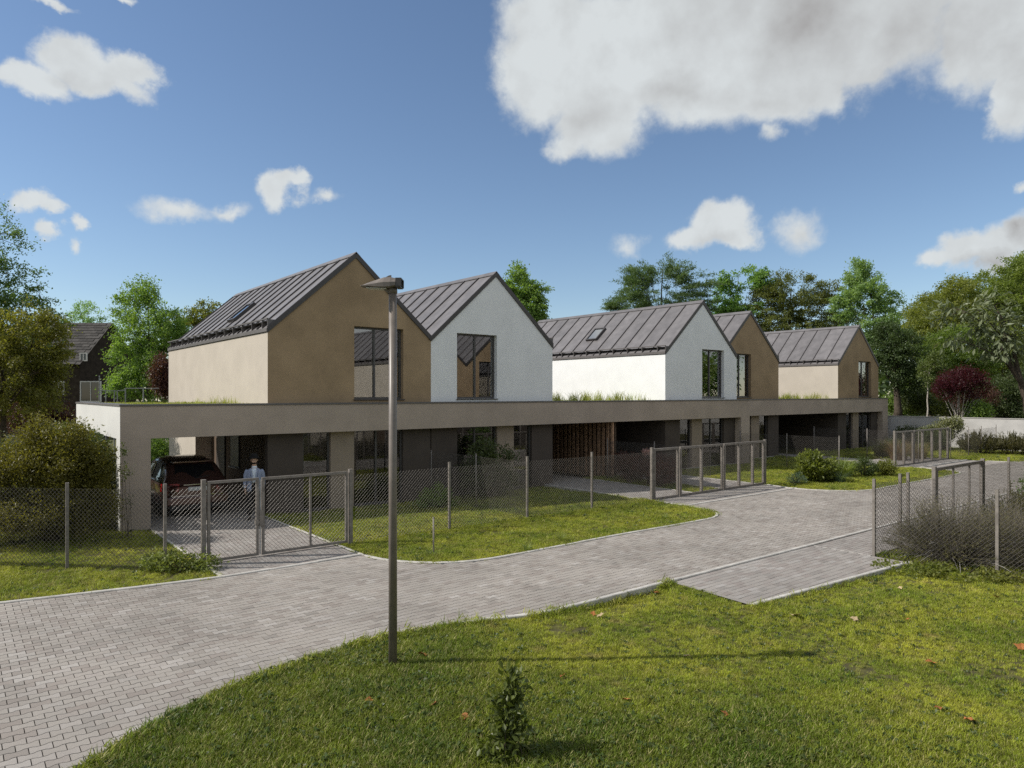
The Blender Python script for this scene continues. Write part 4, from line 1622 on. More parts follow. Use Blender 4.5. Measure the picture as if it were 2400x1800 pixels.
M['carpaint'] = car_paint('maroon car paint', (.120, .060, .050))
M['carglass'] = mat('dark car glass', (.012, .012, .014), .04, .02, spec=.9)
M['chrome'] = mat('chrome strip', (.6, .6, .62), .12, .02, metal=1.0)
M['taillight'] = mat('red tail light', (.32, .012, .012), .15, .1, 20, spec=.8)
M['tyre'] = mat('tyre rubber', (.02, .02, .02), .8, .1, 30)
M['alloy'] = mat('alloy rim', (.35, .35, .36), .3, .05, metal=.8)
M['blackplastic'] = mat('black plastic', (.025, .025, .027), .6, .1, 30)
M['plate'] = mat('number plate', (.7, .7, .68), .4, .03)
cx0, cy0 = 5.55, 21.35       # middle of the rear bumper on the ground
car = thing('parked_car', 'dark maroon estate car parked under the canopy, seen from behind', 'car', (cx0, cy0, 0))
# stations from the rear (y) : (y, half width low, half width shoulder, z floor, z shoulder, half width roof, z roof)
ST_ = [(0.00, .74, .78, .32, .86, .60, .90), (0.05, .82, .86, .26, .93, .66, .98), (0.16, .85, .89, .22, .97, .66, 1.08), (0.42, .87, .905, .20, .98, .64, 1.40), (0.62, .88, .91, .20, .985, .62, 1.54),
       (0.95, .885, .915, .20, .99, .62, 1.60), (1.7, .89, .915, .20, .985, .63, 1.635), (2.35, .89, .915, .20, .97, .62, 1.60), (2.8, .885, .91, .20, .955, .60, 1.47), (3.35, .88, .90, .20, .94, .62, 1.12), (3.55, .87, .89, .2, .92, .64, 1.02), (4.05, .84, .86, .22, .84, .6, .90), (4.30, .74, .76, .28, .72, .52, .76), (4.36, .66, .68, .34, .62, .46, .65)]
b = MB()
vs, fs = [], []
for y, wl, ws, zf, zs, wr, zr in ST_:
    half = [(wl * .80, zf), (wl, zf + .10), (ws + .012, (zf + zs) * .52), (ws, zs - .04), (ws - .035, zs + .015), (wr + .035 + (ws - .035 - wr) * .12, zs + (zr - zs) * .86 + .0), (wr - .10, zr - .008), (wr * .5, zr + .012)]
    ring = [(cx0 - x, cy0 + y, z) for x, z in half] + [(cx0 + x, cy0 + y, z) for x, z in half[::-1]]
    vs += ring
n = 16
for i in range(len(ST_) - 1):
    for k in range(n):
        fs.append((i * n + k, i * n + (k + 1) % n, (i + 1) * n + (k + 1) % n, (i + 1) * n + k))
fs += [tuple(range(n)), tuple((len(ST_) - 1) * n + k for k in range(n))[::-1]]
b.add(vs, fs, 0, True)
body = b.build('body', M['carpaint'], car)
md = body.modifiers.new('sub', 'SUBSURF')
md.levels = md.render_levels = 2


def rsec(y):
    """interpolated station"""
    for a, c in zip(ST_[:-1], ST_[1:]):
        if a[0] <= y <= c[0]:
            t = (y - a[0]) / (c[0] - a[0])
            return [p + (q - p) * t for p, q in zip(a, c)]
    return ST_[-1]


def sidept(y, f, s, off=.006):
    """point on the cabin side: f = 0 at the shoulder, 1 at the roof edge"""
    _, wl, ws, zf, zs, wr, zr = rsec(y)
    x = (ws - .035) + ((wr + .035 + (ws - .035 - wr) * .12) - (ws - .035)) * f + off
    z = zs + .03 + ((zs + (zr - zs) * .86) - zs - .03) * f
    return Vector((cx0 + s * x, cy0 + y, z))


for s in (-1, 1):
    for ya, yb_, yc, yd in ((.72, 1.05, 1.55, 1.55), (1.64, 1.64, 2.38, 2.38), (2.46, 2.46, 3.2, 2.72)):
        g = MB()
        lo = [sidept(ya + (yc - ya) * t / 6, .08, s) for t in range(7)]
        hi = [sidept(yb_ + (yd - yb_) * t / 6, .93, s) for t in range(7)]
        g.add(lo + hi, [(k, k + 1, k + 8, k + 7) for k in range(6)], 0, True)
        g.build('side_window', M['carglass'], car)
    g = MB()
    pts = [sidept(.78 + 2.3 * t / 8, -.02, s, .012) for t in range(9)]
    g.tube(pts, .012, 6)
    g.build('window_trim', M['chrome'], car)
    g = MB()        # mirror
    m0 = sidept(2.95, .1, s, .10)
    g.box((m0.x - .07, m0.y - .05, m0.z - .02), (m0.x + .07, m0.y + .05, m0.z + .12))
    g.build('wing_mirror', M['carpaint'], car)
    g = MB()
    for yy in (1.75, 2.55):
        h0 = Vector((cx0 + s * .925, cy0 + yy, .83))
        g.box((h0.x - .012, h0.y - .10, h0.z - .015), (h0.x + .012, h0.y + .10, h0.z + .015))
    g.build('door_handle', M['chrome'], car)
    g = MB()        # tail light wrapping round the corner
    ys = (-.012, .02, .14, .34)
    xs = (.52, .76, .885, .925)
    lo = [Vector((cx0 + s * x, cy0 + y, .74)) for x, y in zip(xs, ys)]
    hi = [Vector((cx0 + s * (x - .03), cy0 + y + .02, .96)) for x, y in zip(xs, ys)]
    lo2 = [p + Vector((-s * .03, .07, 0)) for p in lo]
    hi2 = [p + Vector((-s * .03, .07, 0)) for p in hi]
    g.add(lo + hi + lo2 + hi2, [(0, 1, 5, 4), (1, 2, 6, 5), (2, 3, 7, 6), (4, 5, 13, 12), (5, 6, 14, 13), (6, 7, 15, 14), (0, 8, 9, 1), (1, 9, 10, 2), (2, 10, 11, 3), (0, 4, 12, 8), (3, 11, 15, 7)], 0, False)
    g.build('tail_light', M['taillight'], car)
    for yy in (.82, 3.5):
        wh = MB()
        c0 = Vector((cx0 + s * .80, cy0 + yy, .32))
        prof = [(.20, -.09), (.30, -.10), (.32, -.06), (.32, .06), (.30, .10), (.20, .09)]
        vv, ff = [], []
        for r_, o in prof:
            for k in range(20):
                a = 2 * pi * k / 20
                vv.append(c0 + Vector((s * o, r_ * cos(a), r_ * sin(a))))
        for i in range(5):
            for k in range(20):
                ff.append((i * 20 + k, i * 20 + (k + 1) % 20, i * 20 + 20 + (k + 1) % 20, i * 20 + 20 + k))
        wh.add(vv, ff, 0, True)
        w_ = wh.build('wheel', M['tyre'], car)
        rm = MB()
        vv, ff = [], []
        for k in range(20):
            a = 2 * pi * k / 20
            vv += [c0 + Vector((s * .10, .205 * cos(a), .205 * sin(a))), c0 + Vector((s * .07, .06 * cos(a), .06 * sin(a)))]
        for k in range(0, 20, 2):
            ff.append((2 * k, 2 * ((k + 1) % 20), 2 * ((k + 1) % 20) + 1, 2 * k + 1))
        ff.append(tuple(2 * k + 1 for k in range(20)))
        rm.add(vv, ff, 0)
        rm.build('rim', M['alloy'], w_)
g = MB()        # rear window, following the tailgate
lo = [Vector((cx0 + x, cy0 + .125 + .05 * abs(x), 1.06)) for x in (-.60, -.3, 0, .3, .60)]
hi = [Vector((cx0 + x, cy0 + .44 + .05 * abs(x), 1.45)) for x in (-.50, -.26, 0, .26, .50)]
g.add(lo + hi, [(k, k + 1, k + 6, k + 5) for k in range(4)], 0, True)
g.build('rear_window', M['carglass'], car)
g = MB()
g.box((cx0 - .56, cy0 + .38, 1.515), (cx0 + .56, cy0 + .66, 1.545))
g.build('roof_spoiler', M['carpaint'], car)
g = MB()
g.bar((cx0 - .05, cy0 + .12, 1.08), (cx0 + .36, cy0 + .19, 1.13), .02, .02)
g.build('rear_wiper', M['blackplastic'], car)
g = MB()
g.box((cx0 - .84, cy0 - .05, .34), (cx0 + .84, cy0 + .12, .60))
bp_ = g.build('bumper', M['carpaint'], car)
bv = bp_.modifiers.new('bevel', 'BEVEL')
bv.width, bv.segments = .05, 3
g = MB()
g.box((cx0 - .70, cy0 - .056, .60), (cx0 + .70, cy0 - .02, .618))
g.box((cx0 - .38, cy0 - .012, .905), (cx0 + .38, cy0 + .02, .925))
g.build('chrome_strip', M['chrome'], car)
g = MB()
g.box((cx0 - .26, cy0 - .024, .74), (cx0 + .26, cy0 - .010, .85))
g.build('number_plate', M['plate'], car)
g = MB()
g.box((cx0 - .74, cy0 - .04, .22), (cx0 + .74, cy0 + .2, .338))
g.build('rear_valance', M['blackplastic'], car)

# ------------------------------------------------------------------ the man at the driveway
M['skin'] = mat('skin', (.62, .40, .29), .55, .08, 20, spec=.35)
M['jacket'] = mat('blue grey wool', (.29, .33, .44), .9, .12, 60, 3, .2, 300, spec=.15)
M['shirt'] = mat('pale blue cotton', (.75, .82, .90), .85, .05, 30, spec=.15)
M['trousers'] = mat('black trousers', (.014, .014, .016), .85, .2, 40, spec=.2)
M['shoe'] = mat('black leather', (.012, .011, .011), .35, .1, 20, spec=.5)
M['hat'] = mat('black felt', (.016, .015, .015), .9, .2, 40, spec=.2)
M['beard'] = mat('dark hair', (.018, .013, .010), .8, .2, 60, spec=.2)
M['eye'] = mat('eye', (.02, .015, .012), .2, .1, 20, spec=.6)


def skinned(name, pts, edges, m, parent, root=0, sub=2, org=None):
    """one continuous surface grown round a skeleton: pts = (x, y, z, radius x, radius y)"""
    me = bpy.data.meshes.new(name)
    o0 = WLOC[parent.name]
    me.from_pydata([(p[0], p[1], p[2]) for p in pts], edges, [])
    o = bpy.data.objects.new(name, me)
    place(o, parent, o0)
    sk = o.modifiers.new('skin', 'SKIN')
    sk.use_smooth_shade = True
    sv = me.skin_vertices[0].data if me.skin_vertices else None
    if sv is None:
        bm_layer = me.skin_vertices
    for i, p in enumerate(pts):
        sv[i].radius = (p[3], p[4] if len(p) > 4 else p[3])
        sv[i].use_root = (i == root)
    ss = o.modifiers.new('sub', 'SUBSURF')
    ss.levels = ss.render_levels = sub
    me.materials.append(m)
    return o


import bmesh


def skin_mesh(name, pts, edges, m, parent, root=0, sub=2):
    bm = bmesh.new()
    lay = bm.verts.layers.skin.verify()
    vs = []
    for i, p in enumerate(pts):
        v = bm.verts.new(p[:3])
        v[lay].radius = (p[3], p[4] if len(p) > 4 else p[3])
        v[lay].use_root = (i == root)
        vs.append(v)
    for a, c in edges:
        bm.edges.new((vs[a], vs[c]))
    me = bpy.data.meshes.new(name)
    bm.to_mesh(me)
    bm.free()
    me.materials.append(m)
    o = bpy.data.objects.new(name, me)
    place(o, parent, WLOC[parent.name])
    sk = o.modifiers.new('skin', 'SKIN')
    sk.use_smooth_shade = True
    ss = o.modifiers.new('sub', 'SUBSURF')
    ss.levels = ss.render_levels = sub
    return o


def person(x, y, label, face):
    """standing man, arms hanging; face = heading of the face in degrees (0 = +x)"""
    p = thing('person', label, 'person', (0, 0, 0))
    WLOC[p.name] = Vector((0, 0, 0))
    # frame: x to the man's left, y forwards
    # trousers: pelvis and both legs in one
    P_ = [(0, -.01, .96, .155, .115), (0, -.01, 1.03, .150, .105), (-.095, 0, .86, .092, .100), (-.105, .005, .52, .066, .070), (-.115, -.015, .12, .058, .068), (.095, 0, .86, .092, .100), (.11, .01, .52, .066, .070), (.125, .0, .12, .058, .068)]
    skin_mesh('trousers', P_, [(0, 1), (0, 2), (2, 3), (3, 4), (0, 5), (5, 6), (6, 7)], M['trousers'], p)
    for s, y0 in ((-1, -.015), (1, 0)):
        skin_mesh('shoe', [(s * .12, y0 - .04, .055, .045, .05), (s * .125, y0 + .05, .05, .048, .042), (s * .135, y0 + .16, .036, .040, .028)], [(0, 1), (1, 2)], M['shoe'], p, 0, 2)
    # body: head, neck, chest, arms and hands, one continuous skin under the clothes
    B = [(0, 0, 1.10, .13, .09), (0, 0, 1.34, .12, .08), (0, 0, 1.455, .062, .062), (0, .012, 1.535, .056, .058), (0, .02, 1.60, .072, .086), (0, .012, 1.68, .078, .094), (0, .0, 1.745, .056, .068)]
    E_ = [(0, 1), (1, 2), (2, 3), (3, 4), (4, 5), (5, 6)]
    k = len(B)
    for s in (-1, 1):
        B += [(s * .160, -.01, 1.37, .036), (s * .225, -.02, 1.12, .034), (s * .235, .03, .885, .028, .034)]
        E_ += [(1, k), (k, k + 1), (k + 1, k + 2)]
        k += 3
    body = skin_mesh('body', B, E_, M['skin'], p, 0, 2)
    for s in (-1, 1):
        # hand: palm and five curled fingers
        H_ = [(s * .236, .030, .885, .024, .030), (s * .238, .040, .835, .020, .036), (s * .237, .045, .80, .018, .036)]
        Ee = [(0, 1), (1, 2)]
        for j, (dy, ln) in enumerate(((.030, .058), (.010, .068), (-.010, .064), (-.028, .050))):
            a = len(H_)
            H_ += [(s * .238, .045 + dy, .785, .0095), (s * .232, .048 + dy, .785 - ln * .6, .0085), (s * .215, .050 + dy, .785 - ln, .0075)]
            Ee += [(2, a), (a, a + 1), (a + 1, a + 2)]
        a = len(H_)
        H_ += [(s * .224, .075, .835, .011), (s * .214, .092, .80, .010), (s * .208, .094, .772, .008)]
        Ee += [(1, a), (a, a + 1), (a + 1, a + 2)]
        skin_mesh('hand', H_, Ee, M['skin'], p, 0, 1)
    # shirt front and collar
    skin_mesh('shirt', [(0, .012, 1.0, .125, .100), (0, .018, 1.22, .135, .102), (0, .012, 1.38, .115, .085), (0, .006, 1.455, .068, .068)], [(0, 1), (1, 2), (2, 3)], M['shirt'], p, 0, 2)
    c = MB()
    c.lathe([(.064, 1.445), (.072, 1.47), (.066, 1.50), (.062, 1.498), (.064, 1.47), (.058, 1.445)], (0, .008, 0), 20)
    c.build('collar', M['shirt'], p, (0, 0, 0))
    # open jacket: shell with a gap at the front, and sleeves
    j = MB()
    prof = [(.80, .205, .150), (.90, .200, .146), (1.02, .192, .140), (1.18, .196, .142), (1.31, .205, .138), (1.385, .185, .116), (1.43, .105, .085), (1.452, .080, .074)]
    gap = [40, 40, 40, 50, 62, 74, 84, 90]
    vs, fs = [], []
    nseg = 26
    for (z, rx, ry), gp in zip(prof, gap):
        for k in range(nseg + 1):
            a = radians(90 + gp / 2 + (360 - gp) * k / nseg)
            vs.append((rx * cos(a), ry * sin(a), z))
    for i in range(len(prof) - 1):
        for k in range(nseg):
            fs.append((i * (nseg + 1) + k, i * (nseg + 1) + k + 1, (i + 1) * (nseg + 1) + k + 1, (i + 1) * (nseg + 1) + k))
    j.add(vs, fs, 0, True)
    jo = j.build('jacket', M['jacket'], p, (0, 0, 0))
    so = jo.modifiers.new('solid', 'SOLIDIFY')
    so.thickness = .014
    for s in (-1, 1):
        skin_mesh('sleeve', [(s * .165, -.005, 1.40, .075, .078), (s * .222, -.012, 1.26, .064, .068), (s * .240, -.018, 1.10, .055, .058), (s * .246, .012, .93, .044, .048)], [(0, 1), (1, 2), (2, 3)], M['jacket'], p, 0, 2)
        c = MB()
        c.tube([(s * .244, .016, .935), (s * .243, .022, .905)], [.040, .038], 14)
        c.build('cuff', M['shirt'], p, (0, 0, 0))
        l = MB()        # lapel
        l.add([(s * .018, .152, 1.12), (s * .075, .120, 1.44), (s * .115, .108, 1.40), (s * .060, .150, 1.20), (s * .016, .160, 1.12), (s * .075, .128, 1.45), (s * .120, .116, 1.40), (s * .062, .158, 1.20)],
              [(0, 1, 2, 3), (7, 6, 5, 4), (0, 4, 5, 1), (1, 5, 6, 2), (2, 6, 7, 3), (3, 7, 4, 0)])
        l.build('lapel', M['jacket'], p, (0, 0, 0))
        e = MB()
        e.lathe([(0, -.013), (.008, -.010), (.0115, 0), (.008, .010), (0, .013)], (s * .030, .098, 1.662), 8)
        e.build('eye', M['eye'], p, (0, 0, 0))
        e = MB()
        e.tube([(s * .078, .0, 1.685), (s * .086, -.004, 1.665), (s * .082, .002, 1.635)], [.010, .014, .008], 8)
        e.build('ear', M['skin'], p, (0, 0, 0))
    n_ = MB()
    n_.add([(0, .104, 1.672), (-.018, .104, 1.620), (.016, .104, 1.622), (0, .130, 1.628), (0, .108, 1.614)], [(0, 1, 3), (0, 3, 2), (1, 4, 3), (2, 3, 4)], 0, True)
    n_.build('nose', M['skin'], p, (0, 0, 0))
    bd = skin_mesh('beard', [(-.058, .035, 1.60, .014, .026), (-.036, .080, 1.572, .020, .022), (0, .098, 1.562, .022, .024), (.036, .080, 1.572, .020, .022), (.058, .035, 1.60, .014, .026), (0, .108, 1.602, .026, .008)], [(0, 1), (1, 2), (2, 3), (3, 4), (2, 5)], M['beard'], p, 2, 2)
    h = MB()
    h.lathe([(.0, 1.845), (.05, 1.845), (.085, 1.832), (.098, 1.79), (.102, 1.735), (.140, 1.722), (.155, 1.728), (.155, 1.720), (.13, 1.712), (.09, 1.712)], (0, .006, 0), 26)
    h.build('hat', M['hat'], p, (0, 0, 0))
    p.location = (x, y, .0)
    p.rotation_euler = (0, 0, radians(face - 90))
    WLOC[p.name] = Vector((x, y, 0))
    return p


person(6.62, 19.75, 'man in a black hat and blue grey blazer standing behind the near gate', -112)
# ------------------------------------------------------------------ plants
LEAF = {
    'blue': leaf_mat('blue green foliage', (0.085, 0.135, 0.050), (0.165, 0.235, 0.080)),
    'olive': leaf_mat('olive foliage', (0.100, 0.122, 0.028), (0.235, 0.240, 0.055)),
    'fresh': leaf_mat('fresh green foliage', (0.1247, 0.2287, 0.0582), (0.2391, 0.3638, 0.104)),
    'mint': leaf_mat('pale fresh foliage', (0.1607, 0.2835, 0.1134), (0.3024, 0.4347, 0.189)),
    'mid': leaf_mat('mid green foliage', (0.1134, 0.189, 0.0473), (0.2245, 0.3071, 0.0804)),
    'cedar': leaf_mat('dark feathery foliage', (0.0907, 0.1406, 0.0589), (0.1814, 0.2382, 0.0953), .3),
    'moss': leaf_mat('dull olive foliage', (0.085, 0.108, 0.030), (0.185, 0.205, 0.060), .35),
    'dark': leaf_mat('dark foliage', (0.0525, 0.077, 0.028), (0.1015, 0.133, 0.0455), .3),
    'purple': leaf_mat('purple foliage', (0.055, 0.012, 0.022), (0.105, 0.022, 0.036), .45, hue=.005),
    'wine': leaf_mat('dull wine red foliage', (0.077, 0.028, 0.028), (0.133, 0.063, 0.049), .3, hue=.01),
    'greygreen': leaf_mat('grey green leaves', (0.125, 0.155, 0.080), (0.220, 0.250, 0.140), .3, .4, .45),
    'brown': leaf_mat('brownish grass', (0.168, 0.119, 0.07), (0.28, 0.21, 0.119), .3),
    'pale': leaf_mat('pale variegated leaves', (0.130, 0.150, 0.070), (0.300, 0.300, 0.170), .3),
    'rosemary': leaf_mat('dark needle leaves', (0.07, 0.0728, 0.028), (0.133, 0.126, 0.0504), .25),
    'straw': leaf_mat('dry olive tips', (0.215, 0.175, 0.085), (0.150, 0.155, 0.060), .25),
    'tuft': leaf_mat('long grass blades', (0.1304, 0.1848, 0.0478), (0.2608, 0.3043, 0.0979), .35),
    'pink': leaf_mat('faded pink flowers', (0.364, 0.21, 0.224), (0.5, 0.336, 0.322), .3, hue=.005),
    'wood': leaf_mat('woodland foliage', (0.105, 0.147, 0.0336), (0.259, 0.301, 0.07)),
    'sap': leaf_mat('evergreen leaves', (0.060, 0.085, 0.020), (0.120, 0.165, 0.035), .3, .4, .35),
    'shrubby': leaf_mat('olive brown shrub leaves', (0.085, 0.075, 0.020), (0.225, 0.190, 0.045), .4),
    'fern': leaf_mat('bluish fern leaves', (0.084, 0.126, 0.084), (0.154, 0.21, 0.14), .3),
}


def unit(a):
    return a / np.maximum(np.linalg.norm(a, axis=1, keepdims=True), 1e-9)


def leaf_quads(P, axis, length, aspect, r, up=.35):
    """kite shaped leaves at P pointing along axis"""
    n = len(P)
    nrm = r.normal(0, 1, (n, 3))
    nrm[:, 2] = np.abs(nrm[:, 2]) + up
    side = unit(np.cross(axis, nrm))
    L_ = length * r.uniform(.7, 1.25, n)[:, None]
    w = L_ * aspect * .5
    lift = unit(np.cross(side, axis)) * L_ * .06
    V = np.stack([P, P + axis * L_ * .5 + side * w + lift, P + axis * L_, P + axis * L_ * .5 - side * w + lift], 1)
    return V


def quad_obj(name, V, m, parent, tone, loc=None):
    n = len(V)
    F = np.arange(n * 4).reshape(n, 4)
    o = WLOC[parent.name]
    V = V.reshape(-1, 3) - np.array(o)
    ob = bpy.data.objects.new(name, np_mesh(name, V, F, m, tone))
    return place(ob, parent, o)


def bpx(u, v, ru, rv, d):
    c = at(u, v, d)
    k = d / FPX
    return (c.x, c.y, c.z, ru * k, ru * k, rv * k)


def crown_tips(blobs, n, r, shell=.5, gap=0.0, gs=1.0):
    B = np.array(blobs)
    w = (B[:, 3] * B[:, 4] * B[:, 5]) ** (2 / 3)
    out = []
    seed = int(r.integers(0, 1000))
    it = 0
    while sum(len(x) for x in out) < n:
        it += 1
        k = r.choice(len(B), n * 2, p=w / w.sum())
        d = unit(r.normal(0, 1, (n * 2, 3)))
        q = shell + (1 - shell) * np.sqrt(r.uniform(0, 1, n * 2))
        q *= r.uniform(.82, 1.08, n * 2)
        p = B[k, :3] + d * q[:, None] * B[k, 3:6]
        if gap and it < 8:
            ww = wave2(p[:, 0] + p[:, 2] * .7, p[:, 1] - p[:, 2] * .6, gs, seed)
            p = p[ww > -1 + gap]
        out.append(p)
    return np.concatenate(out)[:n]


def tree(name, label, cat, base, blobs, n_tips, per, tip_r, leaf, aspect, lm, trunk=.16, bark='bark', seed=1, group=None, gap=.35, gs=.9, shell=.45, droop=.25, flat=.7, limbs=14, lean=None, twigs=60):
    r = np.random.default_rng(seed)
    base = Vector(base)
    if leaf < .4 and name != 'street_tree':
        leaf, per, gap, tip_r, flat = leaf * .84, int(per * 1.9), gap * .85, tip_r * .78, flat * .72
    t = thing(name, label, cat, base, group)
    T = crown_tips(blobs, n_tips, r, shell, gap, gs)
    B = np.array(blobs)
    wts = B[:, 3] * B[:, 4] * B[:, 5]
    cen = (B[:, :3] * wts[:, None]).sum(0) / wts.sum()
    top = (B[:, 2] + B[:, 5] * .6).max()
    # wood
    mb = MB()
    tp = Vector((cen[0], cen[1], min(top, cen[2] + (top - cen[2]) * .7)))
    mid = base.lerp(tp, .45) + Vector((r.normal(0, .25), r.normal(0, .25), 0)) + (Vector(lean) if lean else Vector((0, 0, 0)))
    pts = []
    for i in range(9):
        s = i / 8
        pts.append(base * (1 - s) ** 2 + mid * (2 * s * (1 - s)) + tp * s * s + Vector((r.normal(0, .04), r.normal(0, .04), 0)) * (i > 0))
    mb.tube(pts, [trunk * (1.25 if i == 0 else 1 - .85 * i / 8) for i in range(9)], 8)
    main = T[r.choice(len(T), min(limbs, len(T)), replace=False)]
    ends = [(np.array(p), trunk * .2) for p in pts[4:]]
    for e in main:
        z = min(e[2] - .1, tp.z)
        s = min(.92, max(.25, (z - base.z) / max(tp.z - base.z, .1) * .75))
        i = int(s * 8)
        a = pts[i]
        b = Vector(e)
        c = a.lerp(b, .5) + Vector((r.normal(0, .1), r.normal(0, .1), (b - a).length * r.uniform(.02, .16)))
        lp_ = [a * (1 - q) ** 2 + c * (2 * q * (1 - q)) + b * q * q for q in (0, .25, .5, .75, 1)]
        r0 = trunk * (1 - .85 * i / 8) * .55
        mb.tube(lp_, [r0, r0 * .7, r0 * .5, r0 * .33, r0 * .15], 5, cap=False)
        ends += [(np.array(p), r0 * .35) for p in lp_[2:]]
    EN = np.array([e[0] for e in ends])
    for e in T[r.choice(len(T), min(twigs, len(T)), replace=False)]:
        k = np.argmin(((EN - e) ** 2).sum(1))
        a, b = Vector(EN[k]), Vector(e)
        c = a.lerp(b, .5) + Vector((r.normal(0, .08), r.normal(0, .08), (b - a).length * .1))
        mb.tube([a, c, b], [ends[k][1] * .6 + .006, .008 + ends[k][1] * .25, .005], 3, cap=False)
    mb.build('trunk', M[bark], t)
    # leaves in sprays about the twig ends
    n = n_tips * per
    k = np.repeat(np.arange(n_tips), per)
    out = unit(T - cen + r.normal(0, .5, T.shape))
    along = r.uniform(-.6, 1, n)[:, None]
    off = r.normal(0, 1, (n, 3)) * np.array([1, 1, flat]) * .5
    P = T[k] + (out[k] * along * 1.1 + off) * tip_r * r.uniform(.6, 1.25, n_tips)[k][:, None]
    ax = unit(out[k] * .8 + r.normal(0, .7, (n, 3)) + np.array([0, 0, -droop]))
    V = leaf_quads(P, ax, leaf, aspect, r)
    tone = np.clip(r.uniform(0, 1, n) * .55 + r.uniform(0, .45, n_tips)[k], 0, 1)
    quad_obj('crown', V, lm if isinstance(lm, bpy.types.Material) else LEAF[lm], t, tone)
    return t


def shrub(name, label, cat, blobs, n_tips, per, tip_r, leaf, aspect, lm, seed=1, base=None, stems=10, bark='bark', group=None, gap=.2, shell=.35, droop=.1, gs=2.2, flat=.8, sr=.018):
    r = np.random.default_rng(seed)
    B = np.array(blobs)
    b0 = Vector(base) if base is not None else Vector((B[0, 0], B[0, 1], 0))
    t = thing(name, label, cat, b0, group)
    T = crown_tips(blobs, n_tips, r, shell, gap, gs)
    T = T[T[:, 2] > b0.z + .05]
    n_tips = len(T)
    mb = MB()
    for e in T[r.choice(n_tips, min(stems, n_tips), replace=False)]:
        a = b0 + Vector((r.normal(0, .08), r.normal(0, .08), 0))
        b = Vector(e)
        c = a.lerp(b, .5) + Vector((0, 0, (b - a).length * .18))
        mb.tube([a, a.lerp(c, .6), c.lerp(b, .4), b], [sr, sr * .8, sr * .5, sr * .25], 5, cap=False)
    mb.build('stems', M[bark], t)
    n = n_tips * per
    k = np.repeat(np.arange(n_tips), per)
    cen = B[:, :3].mean(0)
    out = unit(T - np.array([cen[0], cen[1], b0.z]) + r.normal(0, .3, T.shape))
    P = T[k] + (out[k] * r.uniform(-.6, 1, n)[:, None] + r.normal(0, 1, (n, 3)) * np.array([1, 1, flat]) * .5) * tip_r
    P[:, 2] = np.maximum(P[:, 2], b0.z + .02)
    ax = unit(out[k] * .7 + r.normal(0, .7, (n, 3)) + np.array([0, 0, -droop]))
    V = leaf_quads(P, ax, leaf, aspect, r)
    tone = np.clip(r.uniform(0, 1, n) * .55 + r.uniform(0, .45, n_tips)[k], 0, 1)
    quad_obj('foliage', V, LEAF[lm], t, tone)
    return t


def blades(name, label, cat, base, n, rad, h, w, lm, seed, spread=.6, group=None, segs=3, part='blades'):
    """tuft of long arching blades"""
    r = np.random.default_rng(seed)
    t = thing(name, label, cat, base, group)
    a = r.uniform(0, 2 * pi, n)
    q = rad * .35 * np.sqrt(r.uniform(0, 1, n))
    P0 = np.stack([base[0] + q * np.cos(a), base[1] + q * np.sin(a), np.full(n, base[2])], 1)
    b = a + r.normal(0, .5, n)
    le = spread * h * r.uniform(.2, 1, n)
    hh = h * r.uniform(.5, 1.05, n)
    D = np.stack([np.cos(b), np.sin(b), np.zeros(n)], 1)
    S = np.stack([-np.sin(b), np.cos(b), np.zeros(n)], 1) * (w / 2)
    V, F = [], []
    for i in range(segs + 1):
        s = i / segs
        c = P0 + D * (le * s ** 1.8)[:, None] + np.array([0, 0, 1]) * (hh * (s - .28 * s ** 3 * spread))[:, None]
        k = (1 - s) ** .7 + .05
        V += [c - S * k, c + S * k]
    V = np.stack(V, 1)
    m = 2 * (segs + 1)
    F = np.concatenate([np.arange(n)[:, None] * m + np.array([2 * i, 2 * i + 1, 2 * i + 3, 2 * i + 2]) for i in range(segs)])
    tone = np.tile(r.uniform(0, 1, n), segs)
    ob = bpy.data.objects.new(part, np_mesh(part, V.reshape(-1, 3) - np.array(base), F, LEAF[lm], tone))
    place(ob, t, base)
    return t


def spiky(name, label, cat, base, n, rad, h, leaf, lm, seed, per=26, group=None, tipw=.14, lean=.75, sr=.006, bark='bark'):
    """bush of upright shoots set with needles"""
    r = np.random.default_rng(seed)
    t = thing(name, label, cat, base, group)
    b0 = np.array(base)
    mb = MB()
    Ps, Ax = [], []
    for i in range(n):
        a = r.uniform(0, 2 * pi)
        q = sqrt(r.uniform())
        hh = h * (1 - .45 * q * q) * r.uniform(.7, 1.15)
        p0 = b0 + np.array([cos(a), sin(a), 0]) * rad * q * .45
        p1 = b0 + np.array([cos(a), sin(a), 0]) * rad * q * r.uniform(.85, 1.1) + np.array([0, 0, hh])
        c = (p0 + p1) / 2 + np.array([cos(a), sin(a), 0]) * rad * q * .15
        ss = np.linspace(0, 1, 6)[:, None]
        pts = p0 * (1 - ss) ** 2 + c * 2 * ss * (1 - ss) + p1 * ss ** 2
        mb.tube([Vector(x) for x in pts[::2]] + [Vector(pts[-1])], [sr, sr * .8, sr * .6, sr * .3], 3, cap=False)
        s = r.uniform(.3, 1, per)[:, None]
        Ps.append(p0 * (1 - s) ** 2 + c * 2 * s * (1 - s) + p1 * s ** 2)
        d = (p1 - c) / np.linalg.norm(p1 - c)
        Ax.append(unit(d * .9 + r.normal(0, .45, (per, 3))))
    mb.build('stems', M[bark], t)
    P, A = np.concatenate(Ps), np.concatenate(Ax)
    V = leaf_quads(P, A, leaf, tipw, r, 0)
    quad_obj('foliage', V, LEAF[lm], t, r.uniform(0, 1, len(P)))
    return t


